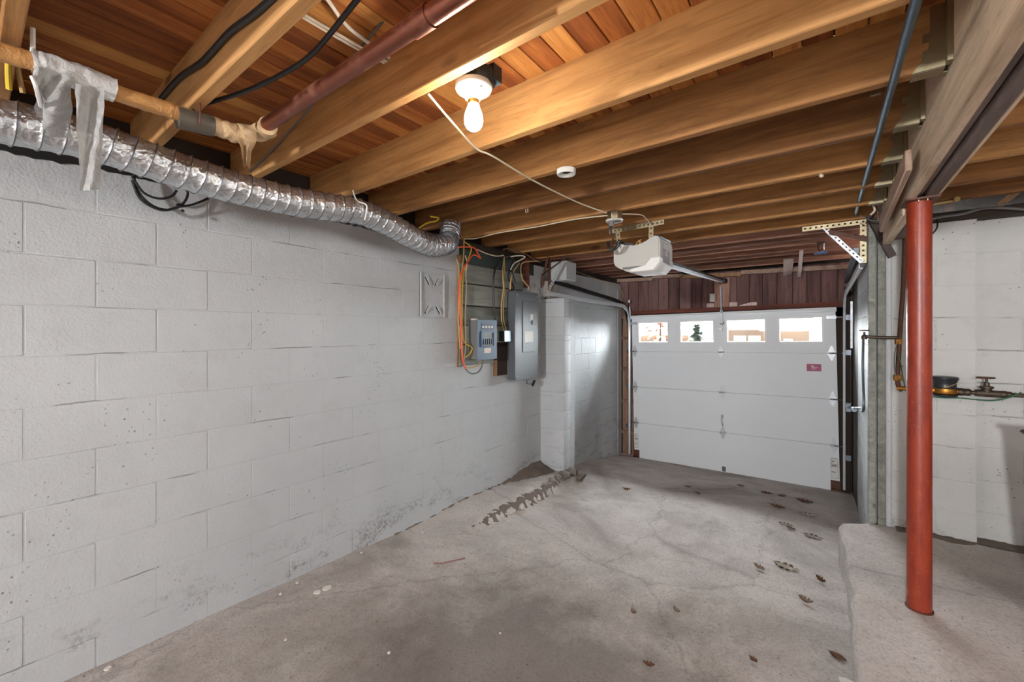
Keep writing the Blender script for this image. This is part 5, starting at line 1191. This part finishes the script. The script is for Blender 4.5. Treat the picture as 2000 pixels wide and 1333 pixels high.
m = MB(); m.tube([pa + Vector((0, 0, 0.006)), pb + Vector((0, 0, 0.006)), pc + Vector((0, 0, 0.006))], 0.0045, 8, smooth=False); tag(m.build('red_stick', M['stick_red']), 'thin reddish stick lying on the floor near the left wall', 'stick')
CHIP_LABELS = ['white flake of paint on the raised ledge at the left wall', 'white flake beside the square paper scrap', 'white flake at the foot of the left wall, near its middle',
    'oblong pale flake near the left wall below the one at its foot', 'white flake close to the lower left corner of the photo', 'tiny pale flake at the wall foot farther back than the two others',
    'pale flake on the dark floor stain at the bottom', 'tiny round white fleck in the middle of the floor', 'tiny white fleck on the floor at lower left', 'large thin pale paint patch on the floor by the left wall',
    'pale paint patch just in front of the large thin one', 'pale flake where the ledge begins along the left wall', 'large pale flake against the slab edge at the bottom']
chips = [(929, 996, .022), (993, 1004, .016), (548, 1162, .022), (580, 1140, .018), (210, 1314, .026), (706, 1079, .02), (759, 1276, .016), (977, 1234, .012), (558, 1253, .012), (638, 1150, .05), (620, 1158, .04), (825, 1035, .016), (1655, 1317, .06)]
for i, (u, v, s_) in enumerate(chips):
    p = P(u, v, Z=-0.02); p.z = zf(p.x, p.y); m = MB(); n = 7
    m.prism([p + Vector((s_ * 0.5 * (0.7 + 0.5 * rb.random()) * math.cos(k * 2 * math.pi / n), s_ * 0.5 * (0.7 + 0.5 * rb.random()) * math.sin(k * 2 * math.pi / n), 0.0005)) for k in range(n)], (0, 0, 0.004))
    tag(m.build('paint_chip', M['chip']), CHIP_LABELS[i], 'paint chip', 'paint flakes on the floor')

# ------------------------------------------------------------------ outside, seen through the door windows
m = MB(); m.box((-40, 6.35, -0.65), (40, 60, -0.48)); struct(m.build('ground_outside', M['asphalt'], origin=(0, 6.4, -0.5)), 'pale driveway outside the garage door')
def house(name, label, u0, u1, vtop, vbot, Y, wins, roof):
    a, b = P(u0, vtop, Y=Y), P(u1, vbot, Y=Y); t = thing(name, label, 'house', ((a.x + b.x) / 2, Y, -0.5))
    m = MB(); m.box((a.x, Y, -0.5), (b.x, Y + 4, a.z)); m.build('wall', M['brick_tan'], t)
    for (wu0, wu1, wv0, wv1) in wins:
        c, d = P(wu0, wv0, Y=Y - 0.06), P(wu1, wv1, Y=Y - 0.06)
        m = MB(); m.box((c.x, Y - 0.06, d.z), (d.x, Y + 0.02, c.z)); f = m.build('window', M['house_white'], t)
        nn = 3
        for k in range(nn):
            w = (d.x - c.x) / nn; m = MB(); m.box((c.x + w * k + 0.06, Y - 0.09, d.z + 0.07), (c.x + w * (k + 1) - 0.06, Y - 0.055, c.z - 0.07)); m.build('pane', M['pane_dark'], f)
    if roof:
        r0 = P(roof[0], roof[2], Y=Y - 0.3); r1 = P(roof[1], roof[3], Y=Y - 0.3)
        m = MB(); m.prism([(r0.x, Y - 0.5, a.z + 0.12), (r1.x, Y - 0.5, a.z + 0.12), (r1.x - 0.5, Y + 2, r0.z + 0.5), (r0.x + 0.2, Y + 2, r0.z + 0.5)], (0, 0.1, 0.05)); m.build('roof', M['roof_grey'], t)
        m = MB(); m.box((r0.x, Y - 0.5, a.z - 0.02), (r1.x, Y - 0.4, a.z + 0.16)); m.build('fascia', M['house_white'], t)
    return t
house('neighbour_house', 'tan house with a grey roof seen through the leftmost door window', 1236, 1345, 654, 690, 26, [(1291, 1300, 658, 672), (1305, 1309, 658, 668)], (1238, 1352, 630, 650))
house('neighbour_house', 'low tan building with a row of windows seen through the third door window', 1405, 1512, 645, 690, 27, [(1433, 1457, 656, 674), (1461, 1485, 656, 674)], None)
house('neighbour_house', 'tan brick house with white eaves seen through the rightmost door window', 1490, 1581, 646, 690, 18, [(1530, 1548, 662, 675)], (1485, 1572, 634, 644))
def tree(name, label, u, vt, Y, r, mat, cone):
    p = P(u, vt, Y=Y); t = thing(name, label, 'tree', (p.x, Y, -0.5)); rt = random.Random(u)
    m = MB(); m.tube([(p.x, Y, -0.5), (p.x, Y, p.z - 0.2)], lambda q: 0.09 * (1 - 0.7 * q), 8, smooth=False); m.build('trunk', M['bark'], t)
    m = MB(); H = p.z + 0.5
    for k in range(420):
        h = rt.random(); rr = r * ((1 - h) if cone else math.sin(math.pi * (0.15 + 0.8 * h))) * math.sqrt(rt.random()); a = rt.random() * 6.28
        c = Vector((p.x + rr * math.cos(a), Y + rr * math.sin(a), -0.5 + H * (0.18 + 0.82 * h))); s_ = 0.10 + 0.12 * rt.random()
        d1 = Vector((math.cos(a), math.sin(a), rt.uniform(-0.6, 0.3))) * s_; d2 = Vector((-math.sin(a), math.cos(a), rt.uniform(-0.3, 0.3))) * s_ * 0.5
        m.quad(c - d1, c + d2, c + d1, c - d2)
    o = m.build('foliage', M[mat], t); o['kind'] = 'stuff'
tree('evergreen_tree', 'dark green conifer seen through the second door window', 1361, 636, 16, 0.9, 'leafage', True)
tree('autumn_tree', 'reddish bare-branched tree seen through the leftmost door window', 1290, 600, 19, 2.2, 'leafage2', False)
